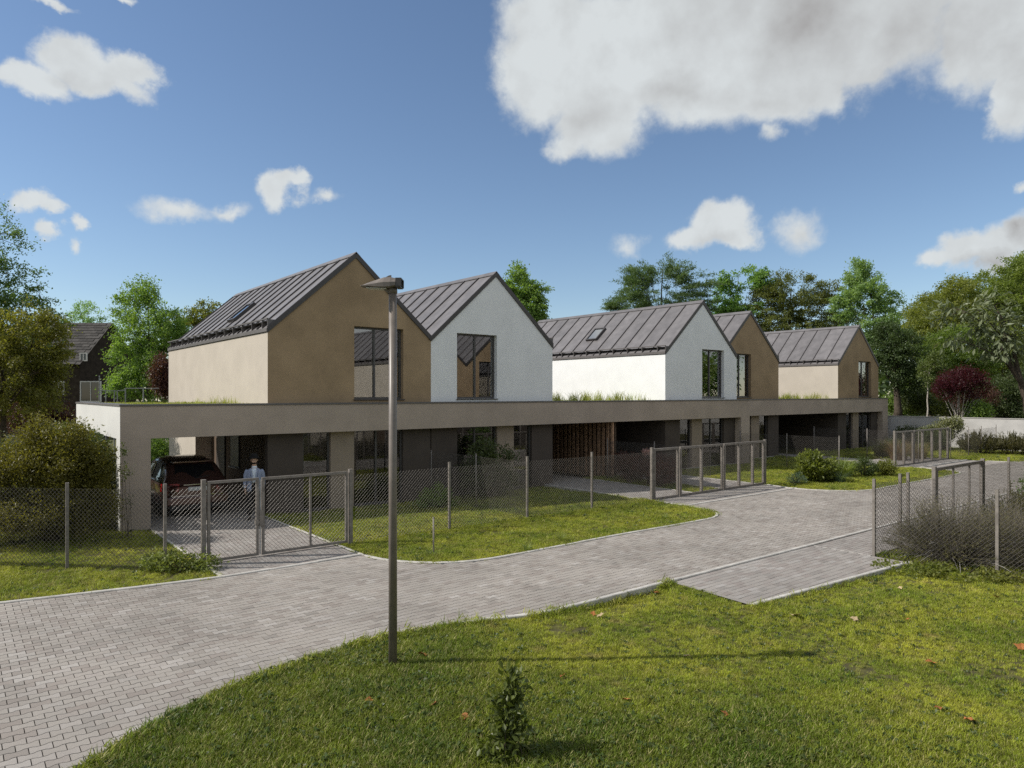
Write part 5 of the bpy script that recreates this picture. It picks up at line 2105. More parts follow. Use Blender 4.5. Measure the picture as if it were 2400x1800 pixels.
def trees_behind():
    G = 'trees behind the houses'
    px = bpx

    def ground_under(bl, dz=0):
        B = np.array(bl)
        w = B[:, 3:6].prod(1)
        c = (B[:, :3] * w[:, None]).sum(0) / w.sum()
        return (c[0], c[1], -.3 + dz)

    def tr(label, d, bl, n_tips, per, tip_r, leaf, aspect, lm, seed, trunk=.18, **k):
        bl = [px(*b, d) for b in bl]
        return tree(k.pop('name', 'leafy_tree'), label, k.pop('cat', 'tree'), k.pop('base', None) or ground_under(bl), bl, n_tips, per, tip_r, leaf, aspect, lm, trunk, seed=seed, group=k.pop('group', G), **k)
    tr('tall loose bluish green tree at the left edge, cut off by the frame', 34, [(-70, 560, 110, 95), (5, 650, 75, 80), (-30, 720, 130, 95), (50, 745, 85, 65), (-110, 660, 110, 120), (-20, 800, 120, 60)], 420, 42, .48, .15, .55, 'blue', 3, .2, gap=.45, twigs=140)
    tr('dense olive yellow tree at the left edge, in front of the old dark house', 29, [(60, 800, 85, 85), (0, 880, 120, 110), (100, 770, 36, 40), (90, 870, 60, 60), (50, 930, 90, 50), (-80, 820, 100, 130), (120, 830, 28, 36)], 420, 46, .40, .13, .6, 'olive', 5, .16, gap=.3, twigs=90)
    tr('small pale tree rising behind the roof of the old house', 82, [(205, 745, 42, 42), (180, 765, 35, 30), (240, 770, 30, 30)], 90, 30, .6, .26, .5, 'mint', 7, .16, gap=.45)
    tr('bushy light green tree between the old house and the nearest beige house', 44, [(318, 730, 48, 50), (335, 690, 34, 36), (355, 775, 75, 65), (305, 825, 45, 75), (340, 885, 60, 60), (380, 830, 60, 80), (400, 770, 40, 45), (290, 890, 40, 40)], 420, 40, .50, .17, .55, 'fresh', 9, .17, gap=.38, twigs=110)
    tr('small yellowish tree showing above the roof edge of the nearest beige house', 52, [(470, 742, 30, 32), (432, 772, 40, 34), (500, 726, 14, 14), (400, 790, 36, 30)], 110, 34, .42, .20, .55, 'olive', 11, .12, gap=.45)
    tr('bright green round tree right of the white gable with the V reflection', 62, [(1224, 672, 34, 42), (1236, 725, 38, 52), (1218, 640, 20, 18), (1262, 680, 18, 20), (1258, 735, 22, 40), (1200, 680, 18, 30)], 200, 44, .55, .24, .6, 'fresh', 13, .2, gap=.3)
    tr('dark feathery cedar like tree behind the roof with the skylight', 64, [(1535, 680, 85, 58), (1585, 640, 38, 30), (1480, 712, 55, 32), (1500, 650, 40, 30), (1640, 690, 45, 55), (1610, 720, 60, 40), (1572, 618, 12, 18), (1450, 715, 30, 18)], 400, 46, .55, .30, .22, 'cedar', 15, .22, gap=.38, droop=.05, flat=.45, limbs=22)
    tr('loose bright green tree with high sparse shoots, between the dark tree and the round tree', 66, [(1712, 655, 26, 26), (1758, 650, 28, 24), (1745, 695, 40, 45), (1700, 705, 32, 42), (1790, 660, 24, 30), (1720, 740, 50, 40)], 150, 36, .6, .26, .6, 'fresh', 17, .18, gap=.5)
    tr('large dense olive rounded tree behind the row, left of the feathery pale tree', 66, [(1850, 695, 80, 55), (1800, 740, 62, 62), (1905, 735, 70, 62), (1960, 765, 55, 45), (1830, 770, 100, 50), (1935, 690, 30, 30), (1805, 690, 40, 40), (1760, 750, 40, 40)], 620, 46, .55, .20, .55, 'moss', 19, .3, gap=.22, shell=.62)
    tr('tall feathery pale green tree behind the farthest house', 57, [(2028, 700, 55, 50), (2042, 622, 16, 40), (2008, 650, 22, 40), (2078, 645, 18, 44), (1980, 690, 22, 26), (2095, 700, 20, 30), (2040, 760, 62, 50), (2065, 800, 50, 55), (1985, 720, 36, 36)], 330, 40, .46, .26, .42, 'mint', 21, .17, gap=.6, twigs=150)
    tr('broad olive green tree of the far wood, left of the magnolia', 72, [(2195, 745, 62, 55), (2240, 695, 50, 40), (2275, 735, 62, 50), (2160, 790, 45, 50), (2230, 790, 70, 45)], 400, 46, .70, .24, .55, 'wood', 23, .35, gap=.25, shell=.6)
    tr('tallest yellow green tree of the far wood at the right edge', 70, [(2380, 665, 52, 48), (2350, 720, 62, 52), (2420, 720, 80, 90), (2310, 745, 40, 36), (2400, 630, 30, 26)], 400, 46, .70, .24, .55, 'wood', 25, .35, gap=.25, shell=.6)
    tr('dark narrow tree beside the farthest house, with a thick dark trunk', 53, [(2092, 850, 44, 50), (2120, 830, 45, 60), (2085, 800, 36, 50), (2130, 890, 40, 36)], 280, 44, .50, .17, .55, 'dark', 27, .32, gap=.25, base=tuple(at(2104, 985, 53)), limbs=8)
    tr('mid green tree of the far wood behind the purple shrub', 60, [(2195, 840, 50, 60), (2250, 815, 62, 52), (2180, 890, 45, 40), (2290, 850, 46, 46)], 380, 44, .55, .18, .55, 'wood', 29, .22, gap=.25)
    tr('olive tree of the far wood filling the gap behind the magnolia', 62, [(2330, 800, 62, 60), (2390, 820, 62, 70), (2300, 870, 48, 40), (2360, 880, 60, 46)], 420, 44, .58, .18, .55, 'wood', 31, .25, gap=.25)
    tr('slim pale barked tree behind the garden wall, left of the purple shrub', 50, [(2180, 868, 26, 28), (2196, 850, 22, 22), (2168, 890, 20, 18)], 80, 26, .40, .14, .55, 'moss', 33, .085, bark='birch', base=tuple(at(2180, 1020, 50)), gap=.4, limbs=5)
    tr('dark rounded bush tree behind the garden wall at the right edge', 50, [(2345, 925, 46, 46), (2385, 900, 46, 52), (2310, 945, 30, 30), (2360, 960, 50, 25)], 260, 42, .45, .14, .6, 'dark', 35, .12, name='rounded_bush', cat='bush', limbs=8)
    tr('tall deep wood tree topping the skyline above the magnolia', 88, [(2330, 690, 70, 50), (2300, 740, 70, 50), (2380, 700, 60, 60)], 330, 44, .85, .30, .55, 'wood', 41, .35, gap=.2, shell=.6)
    tr('deep wood tree on the skyline between the feathery pale tree and the magnolia', 90, [(2190, 735, 60, 45), (2240, 715, 50, 40), (2150, 770, 60, 50)], 280, 44, .85, .30, .55, 'wood', 43, .35, gap=.2, shell=.6)
    tr('deep wood tree at the right edge, cut off by the frame', 84, [(2440, 640, 70, 60), (2400, 690, 60, 60)], 260, 44, .80, .30, .55, 'wood', 45, .35, gap=.2, shell=.6)
    # shady undergrowth closing the view under the crowns
    for k, (u, v, ru, rv, d, lm, lb) in enumerate(((2150, 945, 45, 30, 55, 'dark', 'dark undergrowth bush left of the slim pale barked tree'), (2240, 960, 50, 20, 53, 'moss', 'low green undergrowth at the foot of the purple shrub'), (2110, 950, 34, 22, 60, 'mid', 'sunny green undergrowth behind the thick dark trunk'), (2290, 968, 18, 14, 47, 'fresh', 'small bright bush just above the garden wall'), (1995, 860, 40, 90, 66, 'dark', 'dark bush tree behind the farthest house, low in the wood'), (2210, 900, 70, 60, 78, 'dark', 'dark mass of a deep wood tree, behind the slim pale barked tree'), (2330, 880, 90, 80, 80, 'dark', 'dark deep wood tree behind the magnolia branches'))):
        shrub('undergrowth_bush', lb, 'bush', [px(u, v, ru, rv, d), px(u + ru * .5, v + rv * .3, ru * .6, rv * .7, d)], 170, 40, .42, .15 * d / 50, .6, lm, 50 + k, group='bushes at the edge of the wood', stems=6)
    # purple leaved shrub with pale bare stems
    b0 = at(2248, 1010, 47)
    shrub('purple_shrub', 'purple leaved shrub with bare pale stems behind the garden wall', 'shrub', [px(2245, 895, 48, 26, 47), px(2278, 905, 38, 30, 47), px(2218, 915, 28, 26, 47), px(2262, 880, 34, 16, 47)], 260, 40, .28, .115, .5, 'purple', 71, base=b0, stems=15, bark='birch', sr=.028, gap=.25)
    shrub('wine_shrub', 'dull wine red bush under the right side of the purple shrub', 'shrub', [px(2305, 935, 34, 26, 48), px(2270, 950, 34, 20, 48)], 120, 34, .3, .12, .5, 'wine', 72, base=at(2290, 1010, 48), stems=10)
        # far wood that closes the horizon
    r = np.random.default_rng(91)
    n = 15000
    sx = r.uniform(-900, 3400, n)
    dd = r.uniform(95, 125, n)
    hh = 6.5 + 3.0 * np.sin(sx * .006) + 2.2 * np.sin(sx * .021 + 1) + 1.2 * np.sin(sx * .055)
    z = -.3 + hh * np.sqrt(r.uniform(0, 1, n))
    rr_ = (sx - CX) / FPX * dd
    P = np.stack([dd * CT + rr_ * ST, dd * ST - rr_ * CT, z], 1)
    V = leaf_quads(P, unit(r.normal(0, 1, (n, 3))), 1.5, .75, r)
    fw = bpy.data.objects.new('woodland', np_mesh('woodland', V.reshape(-1, 3), np.arange(n * 4).reshape(n, 4), LEAF['dark'], r.uniform(0, 1, n)))
    place(fw)
    tag(fw, kind='stuff')
    # magnolia with big grey green leaves
    d = 44
    mb = [px(2290, 730, 40, 30, d), px(2330, 760, 48, 36, d), px(2230, 720, 32, 24, d), px(2370, 745, 34, 40, d), px(2290, 790, 46, 26, d), px(2215, 745, 22, 18, d), px(2400, 770, 40, 50, d), px(2240, 800, 22, 14, d), px(2355, 810, 50, 30, d), px(2320, 700, 26, 16, d)]
    t = tree('magnolia_tree', 'open branched tree with big grey green leaves, leaning in at the right edge', 'tree', tuple(at(2412, 1010, d)), mb, 130, 9, .45, .50, .34, 'greygreen', .26, seed=75, gap=.4, limbs=16, droop=.75, shell=.3, lean=(.9, -.5, 0), twigs=100)
    # left side: wine red undergrowth, dark bush near the pillar
    for k, (u, v, ru, rv, d, lm, lb) in enumerate(((60, 975, 70, 40, 33, 'wine', 'dark wine red bush under the olive tree at the left edge'), (130, 985, 50, 34, 34, 'wine', 'dark wine red bush left of the canopy end'), (380, 885, 26, 46, 40, 'wine', 'reddish brown bush beside the wall of the nearest beige house'), (372, 1075, 24, 45, 33, 'mid', 'leafy green bush seen through the carport behind the car'), (20, 1085, 60, 60, 22, 'dark', 'dark green bush at the left edge behind the big shrub'), (130, 1000, 50, 30, 40, 'dark', 'dark bush in front of the old house wall'))):
        shrub('garden_bush', lb, 'bush', [px(u, v, ru, rv, d), px(u + ru * .4, v + rv * .4, ru * .7, rv * .7, d)], 190, 40, .30, .095 * d / 33, .6, lm, 80 + k, group='bushes round the left garden', stems=8)


trees_behind()

# the big shrub at the left, in front of the canopy pillar
dS = 16.6
shrub('big_shrub', 'big shrub with feathery yellow green top and dark inside, left of the canopy pillar', 'shrub',
      [bpx(160, 1030, 50, 36, dS), bpx(205, 1130, 36, 80, dS), bpx(135, 1085, 85, 50, dS), bpx(85, 1050, 52, 42, dS), bpx(25, 1110, 95, 60, dS), bpx(165, 1140, 62, 70, dS), bpx(200, 1065, 30, 34, dS), bpx(232, 1100, 26, 62, dS), bpx(225, 1180, 30, 50, dS), bpx(105, 1200, 140, 50, dS), bpx(-60, 1100, 80, 90, dS), bpx(92, 1015, 26, 24, dS), bpx(205, 1210, 50, 44, dS), bpx(10, 1205, 110, 50, dS)],
      1500, 50, .22, .070, .42, 'shrubby', 101, base=gnd(120, 1265), stems=40, gap=.2, droop=.3, sr=.02, gs=6.0)
shrub('small_ivy', 'thin trailing shoots with dark leaves against the canopy pillar', 'climber', [bpx(292, 1110, 12, 22, 17.4), bpx(300, 1180, 10, 24, 17.4), bpx(288, 1060, 6, 16, 17.4)], 26, 9, .10, .06, .6, 'dark', 103, base=gnd(296, 1262), stems=9, sr=.006)
shrub('leafy_weed', 'patch of leafy green weeds at the foot of the near gate post', 'weed', [(3.55, 15.05, .16, .42, .28, .22), (3.9, 14.75, .10, .35, .25, .14), (3.2, 15.35, .12, .3, .25, .16)], 120, 14, .10, .085, .45, 'tuft', 105, base=(3.6, 15.0, -.02), stems=14, sr=.006, gap=0)

for k, (x, y, h, lb) in enumerate(((2.85, 21.9, 1.5, 'dense dark bush added to shade the carport, just behind the big shrub'), (2.8, 23.9, 1.5, 'dense dark bush added to shade the carport, in the middle'), (2.8, 26.0, 1.5, 'dense dark bush added to shade the carport, farthest back'))):  # added and sized to keep low sun off the carport floor and car
    shrub('garden_bush', lb, 'bush', [(x, y, h, .55, 1.15, .95), (x - .3, y, .6, .8, 1.2, .7), (x + .1, y + .4, 1.1, .5, .9, .9)], 420, 40, .24, .11, .6, 'dark', 107 + k, base=(x, y, -.05), stems=10, gap=0, group='dark bushes added along the canopy side for shade')

# plants along the house front and behind the gates
shrub('window_bush', 'dark leafy bush in front of the white house window, under the canopy', 'bush', [(14.4, 19.6, .7, .8, .5, .75), (15.3, 19.5, .45, .7, .5, .5), (14.6, 19.7, 1.45, .55, .35, .45), (15.6, 19.7, 1.2, .5, .3, .35)], 200, 34, .18, .09, .6, 'dark', 111, base=(14.7, 19.6, -.1), stems=14)
shrub('window_bush', 'low green bush at the cross fence foot on the middle lawn', 'bush', [(12.3, 19.0, .15, .6, .6, .4), (11.9, 18.8, .1, .5, .4, .3)], 90, 26, .16, .08, .6, 'mid', 112, base=(12.2, 19.0, -.1), stems=10)
for k, (x, y, h, lb) in enumerate(((20.95, 17.2, 1.0, 'wine red bush with faded flowers behind the left leaf of the wide gate'), (21.0, 18.6, 1.15, 'taller wine red bush close to the timber slats'), (21.95, 17.6, 1.1, 'wine red bush right of the cross fence between the middle driveways'), (22.0, 19.2, 1.0, 'wine red bush at the house end of the middle cross fence'))):
    shrub('flower_bush', lb, 'bush', [(x, y, h * .45, .42, .7, h * .5), (x, y + .4, h * .6, .35, .5, h * .4)], 130, 26, .14, .07, .5, 'wine', 115 + k, base=(x, y, -.05), stems=12, group='wine red bushes along the middle cross fence')
shrub('pale_flowers', 'cluster of faded pink flower heads above the wine red bush', 'flowers', [(20.75, 17.6, 1.28, .16, .25, .12)], 26, 20, .06, .035, .8, 'pink', 119, base=(20.75, 17.6, -.05), stems=12, gap=0, sr=.005)
# bed on the second lawn
shrub('leafy_bush', 'bright leafy bush on the lawn right of the wide gate', 'bush', [(26.9, 14.35, .5, .55, .55, .55), (27.6, 14.1, .4, .5, .5, .45), (27.2, 14.6, .8, .45, .4, .35)], 200, 22, .15, .13, .6, 'olive', 121, base=(27.1, 14.3, -.03), stems=12)
blades('fan_grass', 'bluish fan of narrow leaves in front of the bright leafy bush', 'plant', (27.6, 13.55, -.02), 150, .5, .62, .022, 'fern', 122, .8)
shrub('grey_cushion', 'low grey green cushion plant left of the bright leafy bush', 'plant', [(25.7, 14.3, .2, .38, .38, .24)], 90, 24, .07, .045, .35, 'fern', 123, base=(25.7, 14.3, -.03), stems=8, gap=0)
blades('grass_clump', 'tall grassy clump with dark foot between the leafy bush and the round bush', 'plant', (29.6, 14.4, -.02), 420, 1.0, 1.05, .02, 'tuft', 124, .75)
shrub('round_bush', 'small dark bush right of the tall grassy clump', 'bush', [(30.6, 13.9, .35, .5, .5, .42)], 110, 28, .12, .07, .5, 'dark', 125, base=(30.6, 13.9, -.03), stems=8, gap=.1)
shrub('round_bush', 'small yellow green bush at the tip of the bed', 'bush', [(31.6, 13.5, .32, .42, .42, .38)], 100, 28, .11, .07, .5, 'olive', 126, base=(31.6, 13.5, -.03), stems=8, gap=.1)
# brown grasses by the last gate
for k, (x, y, h, lm, lb) in enumerate(((39.4, 16.2, 1.5, 'brown', 'feathery brown grass left of the distant gate'), (41.2, 15.9, 1.3, 'brown', 'feathery brown grass behind the distant gate'), (42.6, 16.6, 1.1, 'tuft', 'green grass clump behind the right end of the distant gate'), (40.3, 17.4, 1.4, 'rosemary', 'dark grass clump behind the brown grasses'), (45.0, 18.8, 1.2, 'dark', 'dark bush in the shade of the farthest house, by the garden wall'))):
    blades('ornamental_grass', lb, 'plant', (x, y, -.03), 420, 1.1, h, .016, lm, 130 + k, .8, 'ornamental grasses by the distant gate')
for k, (x, y, lb) in enumerate(((47.2, 17.4, 'dark low shrub in the shaded part of the garden wall'), (49.4, 19.6, 'dark shrub against the shaded garden wall'))):
    shrub('shade_shrub', lb, 'shrub', [(x, y, .7, .9, .9, .7)], 120, 30, .2, .1, .55, 'dark', 136 + k, base=(x, y, -.03), stems=8)
shrub('pale_bush', 'pale leaved upright bush before the sunlit garden wall', 'bush', [(49.0, 17.35, 1.15, .75, .6, .75), (48.7, 18.0, .9, .6, .5, .5), (49.2, 16.9, 1.5, .45, .4, .4)], 190, 26, .22, .14, .5, 'pale', 139, base=(48.9, 17.4, -.03), stems=16)
for k, (x, y, lb) in enumerate(((47.4, 15.0, 'dark spiky hedge bush at the left end of the far row'), (48.2, 13.6, 'dark spiky hedge bush second in the far row by the garden wall'), (48.6, 12.2, 'dark spiky hedge bush at the right end of the far row'), (49.0, 10.8, 'dark spiky hedge bush cut off by the right edge of the picture'))):
    spiky('spiky_bush', lb, 'bush', (x, y, -.03), 150, 1.15, 1.25, .17, 'rosemary', 141 + k, 30, 'dark spiky bushes by the garden wall', .2)

# dry twiggy bushes behind the right fence


def dry_bush(label, base, rad, h, n, seed):
    r = np.random.default_rng(seed)
    t = thing('dry_bush', label, 'bush', base, 'dry twiggy bushes behind the right fence')
    mb = MB()
    b0 = Vector(base)
    Ps, Ax = [], []
    for i in range(n):
        a = r.uniform(0, 2 * pi)
        q = r.uniform(.15, 1) ** .7
        l = rad * q
        hh = h * (1.05 - .8 * q ** 2.2) * r.uniform(.6, 1.1)
        p0 = b0 + Vector((cos(a), sin(a), 0)) * rad * r.uniform(0, .32)
        p2 = b0 + Vector((cos(a + r.normal(0, .15)), sin(a + r.normal(0, .15)), 0)) * l + Vector((0, 0, hh))
        c = p0.lerp(p2, .5) + Vector((0, 0, hh * .25 * q)) + Vector((r.normal(0, .05), r.normal(0, .05), r.normal(0, .05)))
        pts = [p0 * (1 - s) ** 2 + c * (2 * s * (1 - s)) + p2 * s * s for s in (0, .22, .45, .7, 1)]
        r0 = r.uniform(.005, .0095)
        mb.tube(pts, [r0, r0 * .85, r0 * .7, r0 * .5, r0 * .3], 3, cap=False)
        for j in range(2):
            s = r.uniform(.35, .8)
            a_ = p0 * (1 - s) ** 2 + c * (2 * s * (1 - s)) + p2 * s * s
            e = a_ + (p2 - p0).normalized() * r.uniform(.1, .3) + Vector((r.normal(0, .1), r.normal(0, .1), r.uniform(-.02, .15)))
            mb.tube([a_, e], [r0 * .5, r0 * .25], 3, cap=False)
            Ps.append(np.array(e))
            Ax.append(np.array((e - a_).normalized()))
        m = 18
        s = r.uniform(.5, 1, m)[:, None]
        P = np.array(p0)[None] * (1 - s) ** 2 + np.array(c)[None] * 2 * s * (1 - s) + np.array(p2)[None] * s ** 2
        Ps += list(P)
        Ax += [np.array((p2 - c).normalized())] * m
    mb.build('stems', M['twig'], t)
    mb = MB()
    for i in range(70):
        a = r.uniform(0, 2 * pi)
        q = r.uniform(.3, 1)
        p0 = b0 + Vector((cos(a), sin(a), 0)) * rad * r.uniform(.05, .3)
        p2 = b0 + Vector((cos(a + r.normal(0, .4)), sin(a + r.normal(0, .4)), 0)) * rad * q * 1.02 + Vector((0, 0, h * r.uniform(.03, .5)))
        c = p0.lerp(p2, .5) + Vector((r.normal(0, .08), r.normal(0, .08), h * r.uniform(.1, .3)))
        pts = [p0 * (1 - s) ** 2 + c * (2 * s * (1 - s)) + p2 * s * s for s in (0, .2, .4, .6, .8, 1)]
        mb.tube(pts, [.008, .0075, .007, .006, .005, .003], 4, cap=False)
    mb.build('bare_twigs', M['paletwig'], t)
    P, A = np.array(Ps), np.array(Ax)
    A = unit(A + r.normal(0, .5, A.shape))
    V = leaf_quads(P, A, .042, .2, r, 0)
    quad_obj('foliage', V, LEAF['straw'], t, r.uniform(0, 1, len(P)))
    return t


for k, (x, y, rad, h, n, lb) in enumerate(((16.7, 5.75, 1.45, 1.32, 950, 'large dry twiggy bush behind the first panel of the right fence'), (17.15, 4.35, 1.3, 1.2, 700, 'dry twiggy bush in the middle, behind the right hand fence post'), (17.1, 3.1, 1.15, 1.15, 600, 'dry twiggy bush at the right edge of the picture'), (18.6, 5.2, 1.1, 1.15, 600, 'dry twiggy bush standing behind the large one'))):
    dry_bush(lb, (x, y, -.08), rad, h, n, 151 + k)
for k, (x, y, h, lb) in enumerate(((20.3, 5.6, 1.3, 'dark needle bush behind the dark framed gate'), (21.6, 5.4, 1.2, 'dark needle bush right of the dark framed gate'), (22.8, 5.8, 1.0, 'dark needle bush farther right, near the thin fence'))):
    spiky('needle_bush', lb, 'bush', (x, y, -.08), 130, .8, h, .075, 'rosemary', 161 + k, 40, 'dark needle bushes behind the right fence', .16)
shrub('garden_bush', 'green bush at the right edge beyond the thin fence', 'bush', [(25.6, 6.2, .7, .9, .6, .8)], 160, 30, .18, .09, .55, 'mid', 165, base=(25.6, 6.2, -.05), stems=10)

# sapling and tufts in the lawns
shrub('sapling', 'small bushy evergreen sapling in the front lawn', 'sapling', [(4.15, 5.32, .10, .17, .17, .14), (4.22, 5.28, .30, .13, .13, .13), (4.18, 5.33, .47, .11, .11, .11), (4.26, 5.29, .62, .08, .08, .10), (4.24, 5.30, .76, .05, .05, .08)], 105, 11, .075, .082, .5, 'sap', 171, base=(4.19, 5.31, gz(4.2, 5.3) - .04), stems=20, gap=0, sr=.006)
for k, (u, v, h, lb) in enumerate(((1318, 1268, .30, 'dark grass tuft on the middle lawn near the kerb'), (1235, 1290, .28, 'dark grass tuft at the kerb of the middle lawn, left of the other tuft'), (1558, 1216, .26, 'grass tuft near the rounded tip of the middle lawn'), (1010, 1302, .2, 'small grass tuft at the foot of the short grey stake'))):
    p = gnd(u, v)
    blades('grass_tuft', lb, 'grass tuft', (p.x, p.y, -.03), 70, .2, h, .010, 'tuft', 175 + k, .8, 'grass tufts on the middle lawn')
for k, (x, y, lb) in enumerate(((15.2, 5.2, 'patch of broad leaved ground cover at the right fence post'), (15.5, 4.0, 'patch of broad leaved ground cover at the right edge of the picture'), (15.0, 6.0, 'patch of broad leaved ground cover near the corner of the parking bay'))):
    shrub('ground_cover', lb, 'plant', [(x, y, -.02, .55, .7, .10), (x + .25, y - .4, .0, .4, .4, .12)], 170, 9, .08, .065, .7, 'olive', 181 + k, base=(x, y, -.1), stems=4, gap=.1, group='ground cover patches at the right fence', sr=.004)

# fallen leaves on the lawns
M['leaf_orange'] = mat('orange brown dead leaf', (.30, .115, .035), .7, .25, 60, spec=.25, rnd=.25)
M['leaf_tan'] = mat('pale dry leaf', (.42, .32, .19), .75, .2, 60, spec=.2, rnd=.15)


def dead_leaf(seed, m):
    r = random.Random(seed)
    b = MB()
    n = 9
    vs = [(0, 0, .012)]
    for k in range(n):
        a = 2 * pi * k / n
        q = .055 * (1 if k % 2 else .62) * r.uniform(.8, 1.2)
        vs.append((q * cos(a) * 1.2, q * sin(a), .004 + r.uniform(0, .03)))
    fs = [(0, k + 1, (k + 1) % n + 1) for k in range(n)]
    b.add(vs, fs)
    return b.mesh('fallen_leaf', m)


DL = {('o', k): dead_leaf(k, M['leaf_orange']) for k in range(3)}
DL.update({('t', k): dead_leaf(k + 5, M['leaf_tan']) for k in range(2)})
for k, (u, v, c, s) in enumerate(((992, 1547, 'o', 1.5), (865, 1656, 'o', 1.0), (1015, 1666, 'o', 1.0), (1088, 1697, 'o', 1.1), (1075, 1661, 'o', .6), (909, 1633, 'o', .6), (917, 1684, 'o', .5), (1409, 1446, 't', 1.2), (1390, 1440, 'o', .9), (1468, 1656, 'o', .9), (1866, 1449, 't', 1.7), (2003, 1457, 't', 1.1), (2096, 1501, 't', .8), (2181, 1554, 'o', 1.1), (2273, 1700, 'o', 1.1), (2200, 1669, 'o', .8), (2393, 1521, 'o', 1.5), (2334, 1408, 'o', .9), (2127, 1458, 'o', .6), (2110, 1385, 't', .9), (2232, 1338, 'o', 1.3), (1538, 1383, 'o', 1.0), (1318, 1597, 'o', .7), (1610, 1545, 't', 1.0), (1700, 1690, 'o', .8))):
    p = gnd(u, v, -.03)
    z = gz(p.x, p.y) - .035 + .045
    o = part_copy('fallen_leaf', DL[c, k % (3 if c == 'o' else 2)], None, (p.x, p.y, z), (random.uniform(-.4, .4), random.uniform(-.4, .4), random.uniform(0, 6)))
    o.scale = (s, s, s)
    tag(o, 'curled orange brown leaf lying on the front lawn' if c == 'o' else 'pale dry leaf lying on the front lawn', 'leaf', 'fallen leaves on the front lawn' if c == 'o' else 'pale fallen leaves on the front lawn')

# trees across the street: they show as reflections in the windows
px0 = None
for k, (x, y, s) in enumerate(((4, -22, 1.0), (15, -18, 1.1), (42, -8, 1.0), (52, -12, 1.2), (62, -7, 1.1), (74, -10, 1.3), (-12, -24, 1.2), (34, -16, 1.2))):
    if px0 is None:
        px0 = tree('street_tree', 'leafy tree across the street, reflected in the windows', 'tree', (x, y, -.3), [(x, y, 6, 3.6, 3.6, 3.2), (x + 1.5, y, 8.2, 2.4, 2.4, 2.2), (x - 1.8, y + .5, 4.6, 2.4, 2.4, 2)], 230, 34, .6, .26, .6, 'mid', .25, seed=201, group='trees across the street', twigs=20)
        src = px0
    else:
        c = copy_tree(src, (x, y, -.3), (0, 0, k * 1.3))
        c.scale = (s, s, s)
# ------------------------------------------------------------------ old dark house among the trees on the left
M['slate'] = mat('mossy roof shingle', (.055, .050, .046), .85, .3, 6, 5, .3, 40, spec=.25, rnd=.3)
M['oldwall'] = mat('weathered dark boards', (.045, .034, .026), .9, .3, 3, 5, spec=.1)
M['oldwhite'] = mat('old white window paint', (.55, .53, .5), .7, .1, 9)
dO = 62.0
A0, A1 = at(60, 757, dO), at(256, 757, dO)           # ridge
oh = thing('old_house', 'old dark house with shingled roof behind the trees on the left', 'house', (A0.x, A0.y, 0))
ux = (A1 - A0)
ux.z = 0
ln = ux.length
ux.normalize()
nv = Vector((ux.y, -ux.x, 0))                         # towards the viewer
zr = A0.z
ze = at(0, 850, dO).z
b = MB()
o = Vector((A0.x, A0.y, 0))
half = 4.2


def op(a, c, z):
    p = o + ux * a + nv * c
    return (p.x, p.y, z)


b.add([op(0, half, -.5), op(ln, half, -.5), op(ln, -half, -.5), op(0, -half, -.5), op(0, half, ze), op(ln, half, ze), op(ln, -half, ze), op(0, -half, ze), op(0, 0, zr - .15), op(ln, 0, zr - .15)],
      [(0, 1, 5, 4), (1, 2, 6, 9, 5), (2, 3, 7, 6), (3, 0, 4, 8, 7)])
b.build('wall', M['oldwall'], oh)
b = MB()
b.add([op(-.3, half + .5, ze - .35), op(ln + .3, half + .5, ze - .35), op(ln + .3, 0, zr), op(-.3, 0, zr), op(ln + .3, -half - .5, ze - .35), op(-.3, -half - .5, ze - .35)], [(0, 1, 2, 3), (3, 2, 4, 5)])
ro = b.build('roof', M['slate'], oh)
# shingle courses: each course a row of separate shingles, slightly proud
rows = 15
sl_v = Vector(op(0, 0, zr)) - Vector(op(0, half + .5, ze - .35))
sl_l = sl_v.length
up = sl_v.normalized()
nr = ux.cross(up).normalized()
if nr.z < 0:
    nr = -nr
sm = MB()
wv, hv = .62, sl_l / rows
vsx = [ux * (-wv * .485) + nr * .05, ux * (wv * .485) + nr * .05, ux * (wv * .485) + up * hv + nr * .015, ux * (-wv * .485) + up * hv + nr * .015, ux * (-wv * .485) + nr * .005, ux * (wv * .485) + nr * .005]
sm.add(vsx, [(0, 1, 2, 3), (4, 5, 1, 0)])
shm = sm.mesh('shingle', M['slate'])
vis_, rest_ = [], MB()
for i in range(rows):
    for j in range(int(ln / wv) + 1):
        p = Vector(op((j + .25 + .5 * (i % 2)) * wv, half + .5, ze - .35)) + up * (i * hv)
        vis_.append((j, p))
vis_.sort(key=lambda q: -q[0])
for k, (j, p) in enumerate(vis_):
    if k < 150:
        part_copy('shingle', shm, ro, p)
    else:
        rest_.add([p + q for q in vsx], [(0, 1, 2, 3), (4, 5, 1, 0)])
q = rest_.build('shingles', M['slate'], ro)
tag(q, kind='stuff')
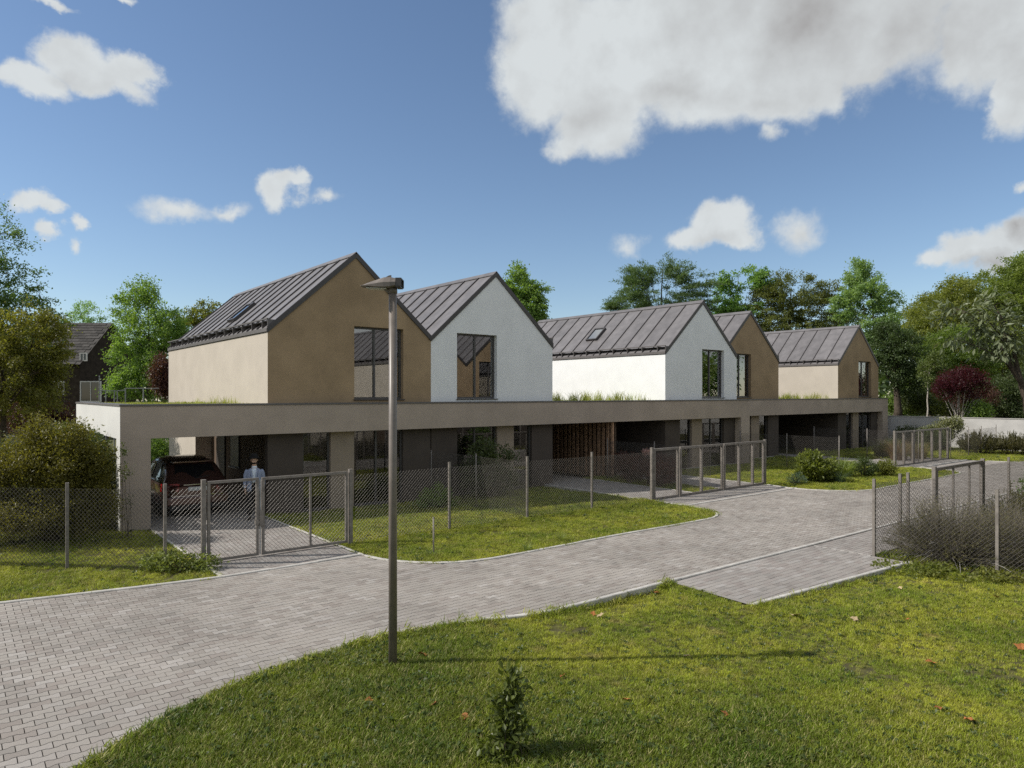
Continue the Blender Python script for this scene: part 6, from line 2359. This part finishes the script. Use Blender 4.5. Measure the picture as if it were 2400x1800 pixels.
for u0, v0, u1, v1 in ((183, 893, 233, 942), (182, 826, 200, 846), (120, 893, 146, 925)):
    b = MB()
    g = MB()
    P0, P1 = at(u0, v1, dO - half - .3), at(u1, v0, dO - half - .3)
    a0, a1 = (P0 - o).dot(ux), (P1 - o).dot(ux)
    c0 = half + .06
    z0, z1 = P0.z, P1.z

    def bx(m_, x0, x1, y0, y1, c1, c2):
        m_.add([op(x0, c1, y0), op(x1, c1, y0), op(x1, c2, y0), op(x0, c2, y0), op(x0, c1, y1), op(x1, c1, y1), op(x1, c2, y1), op(x0, c2, y1)], [(3, 2, 1, 0), (4, 5, 6, 7), (0, 1, 5, 4), (1, 2, 6, 5), (2, 3, 7, 6), (3, 0, 4, 7)])
    t_ = .09
    bx(b, a0, a0 + t_, z0, z1, half, c0)
    bx(b, a1 - t_, a1, z0, z1, half, c0)
    bx(b, a0 + t_, a1 - t_, z1 - t_, z1, half, c0)
    bx(b, a0 + t_, a1 - t_, z0, z0 + t_, half, c0)
    bx(b, (a0 + a1) / 2 - .03, (a0 + a1) / 2 + .03, z0 + t_, z1 - t_, half, c0)
    w_ = b.build('window', M['oldwhite'], oh)
    bx(g, a0 + t_, a1 - t_, z0 + t_, z1 - t_, half + .005, half + .02)
    g.build('pane', M['carglass'], w_)

# pale seated statue behind the white house window, and hanging lamps in the rooms
M['plaster'] = mat('pale plaster', (.62, .57, .48), .8, .1, 20)
sx, sy = 14.45, 21.2
stt = thing('statue', 'pale seated figure on a pedestal behind the white house window', 'statue', (0, 0, 0))
b = MB()
b.box((sx - .22, sy - .18, -.1), (sx + .22, sy + .18, 1.05))
b.build('pedestal', M['roomdark'], stt)
skin_mesh('figure', [(sx, sy, 1.17, .11, .10), (sx + .02, sy, 1.42, .085, .07), (sx + .03, sy - .01, 1.58, .09, .06), (sx + .03, sy - .02, 1.70, .035), (sx + .03, sy - .03, 1.82, .065, .075), (sx + .03, sy - .03, 1.90, .05),
                     (sx - .10, sy - .30, 1.16, .07), (sx - .14, sy - .34, .84, .05), (sx + .1, sy - .28, 1.13, .07), (sx + .06, sy - .34, .80, .05), (sx - .14, sy - .05, 1.45, .038), (sx - .16, sy - .24, 1.25, .03), (sx + .18, sy - .03, 1.45, .038), (sx + .16, sy - .2, 1.22, .03)],
          [(0, 1), (1, 2), (2, 3), (3, 4), (4, 5), (0, 6), (6, 7), (0, 8), (8, 9), (2, 10), (10, 11), (2, 12), (12, 13)], M['plaster'], stt)
M['lampshade'] = mat('pale lamp glass', (.6, .5, .4), .4, .05)
pl = thing('pendant_lamp', 'pale hanging lamp tubes inside the white house with the skylight', 'lamp', (28.9, 22.2, 2.3))
for k, (dx, l) in enumerate(((0, .5), (.16, .62), (.3, .42), (-.15, .4))):
    b = MB()
    b.tube([(28.9 + dx, 22.2, 2.38), (28.9 + dx, 22.2, 2.3 - l)], [.05, .035], 10)
    b.build('lamp_tube', M['lampshade'], pl)
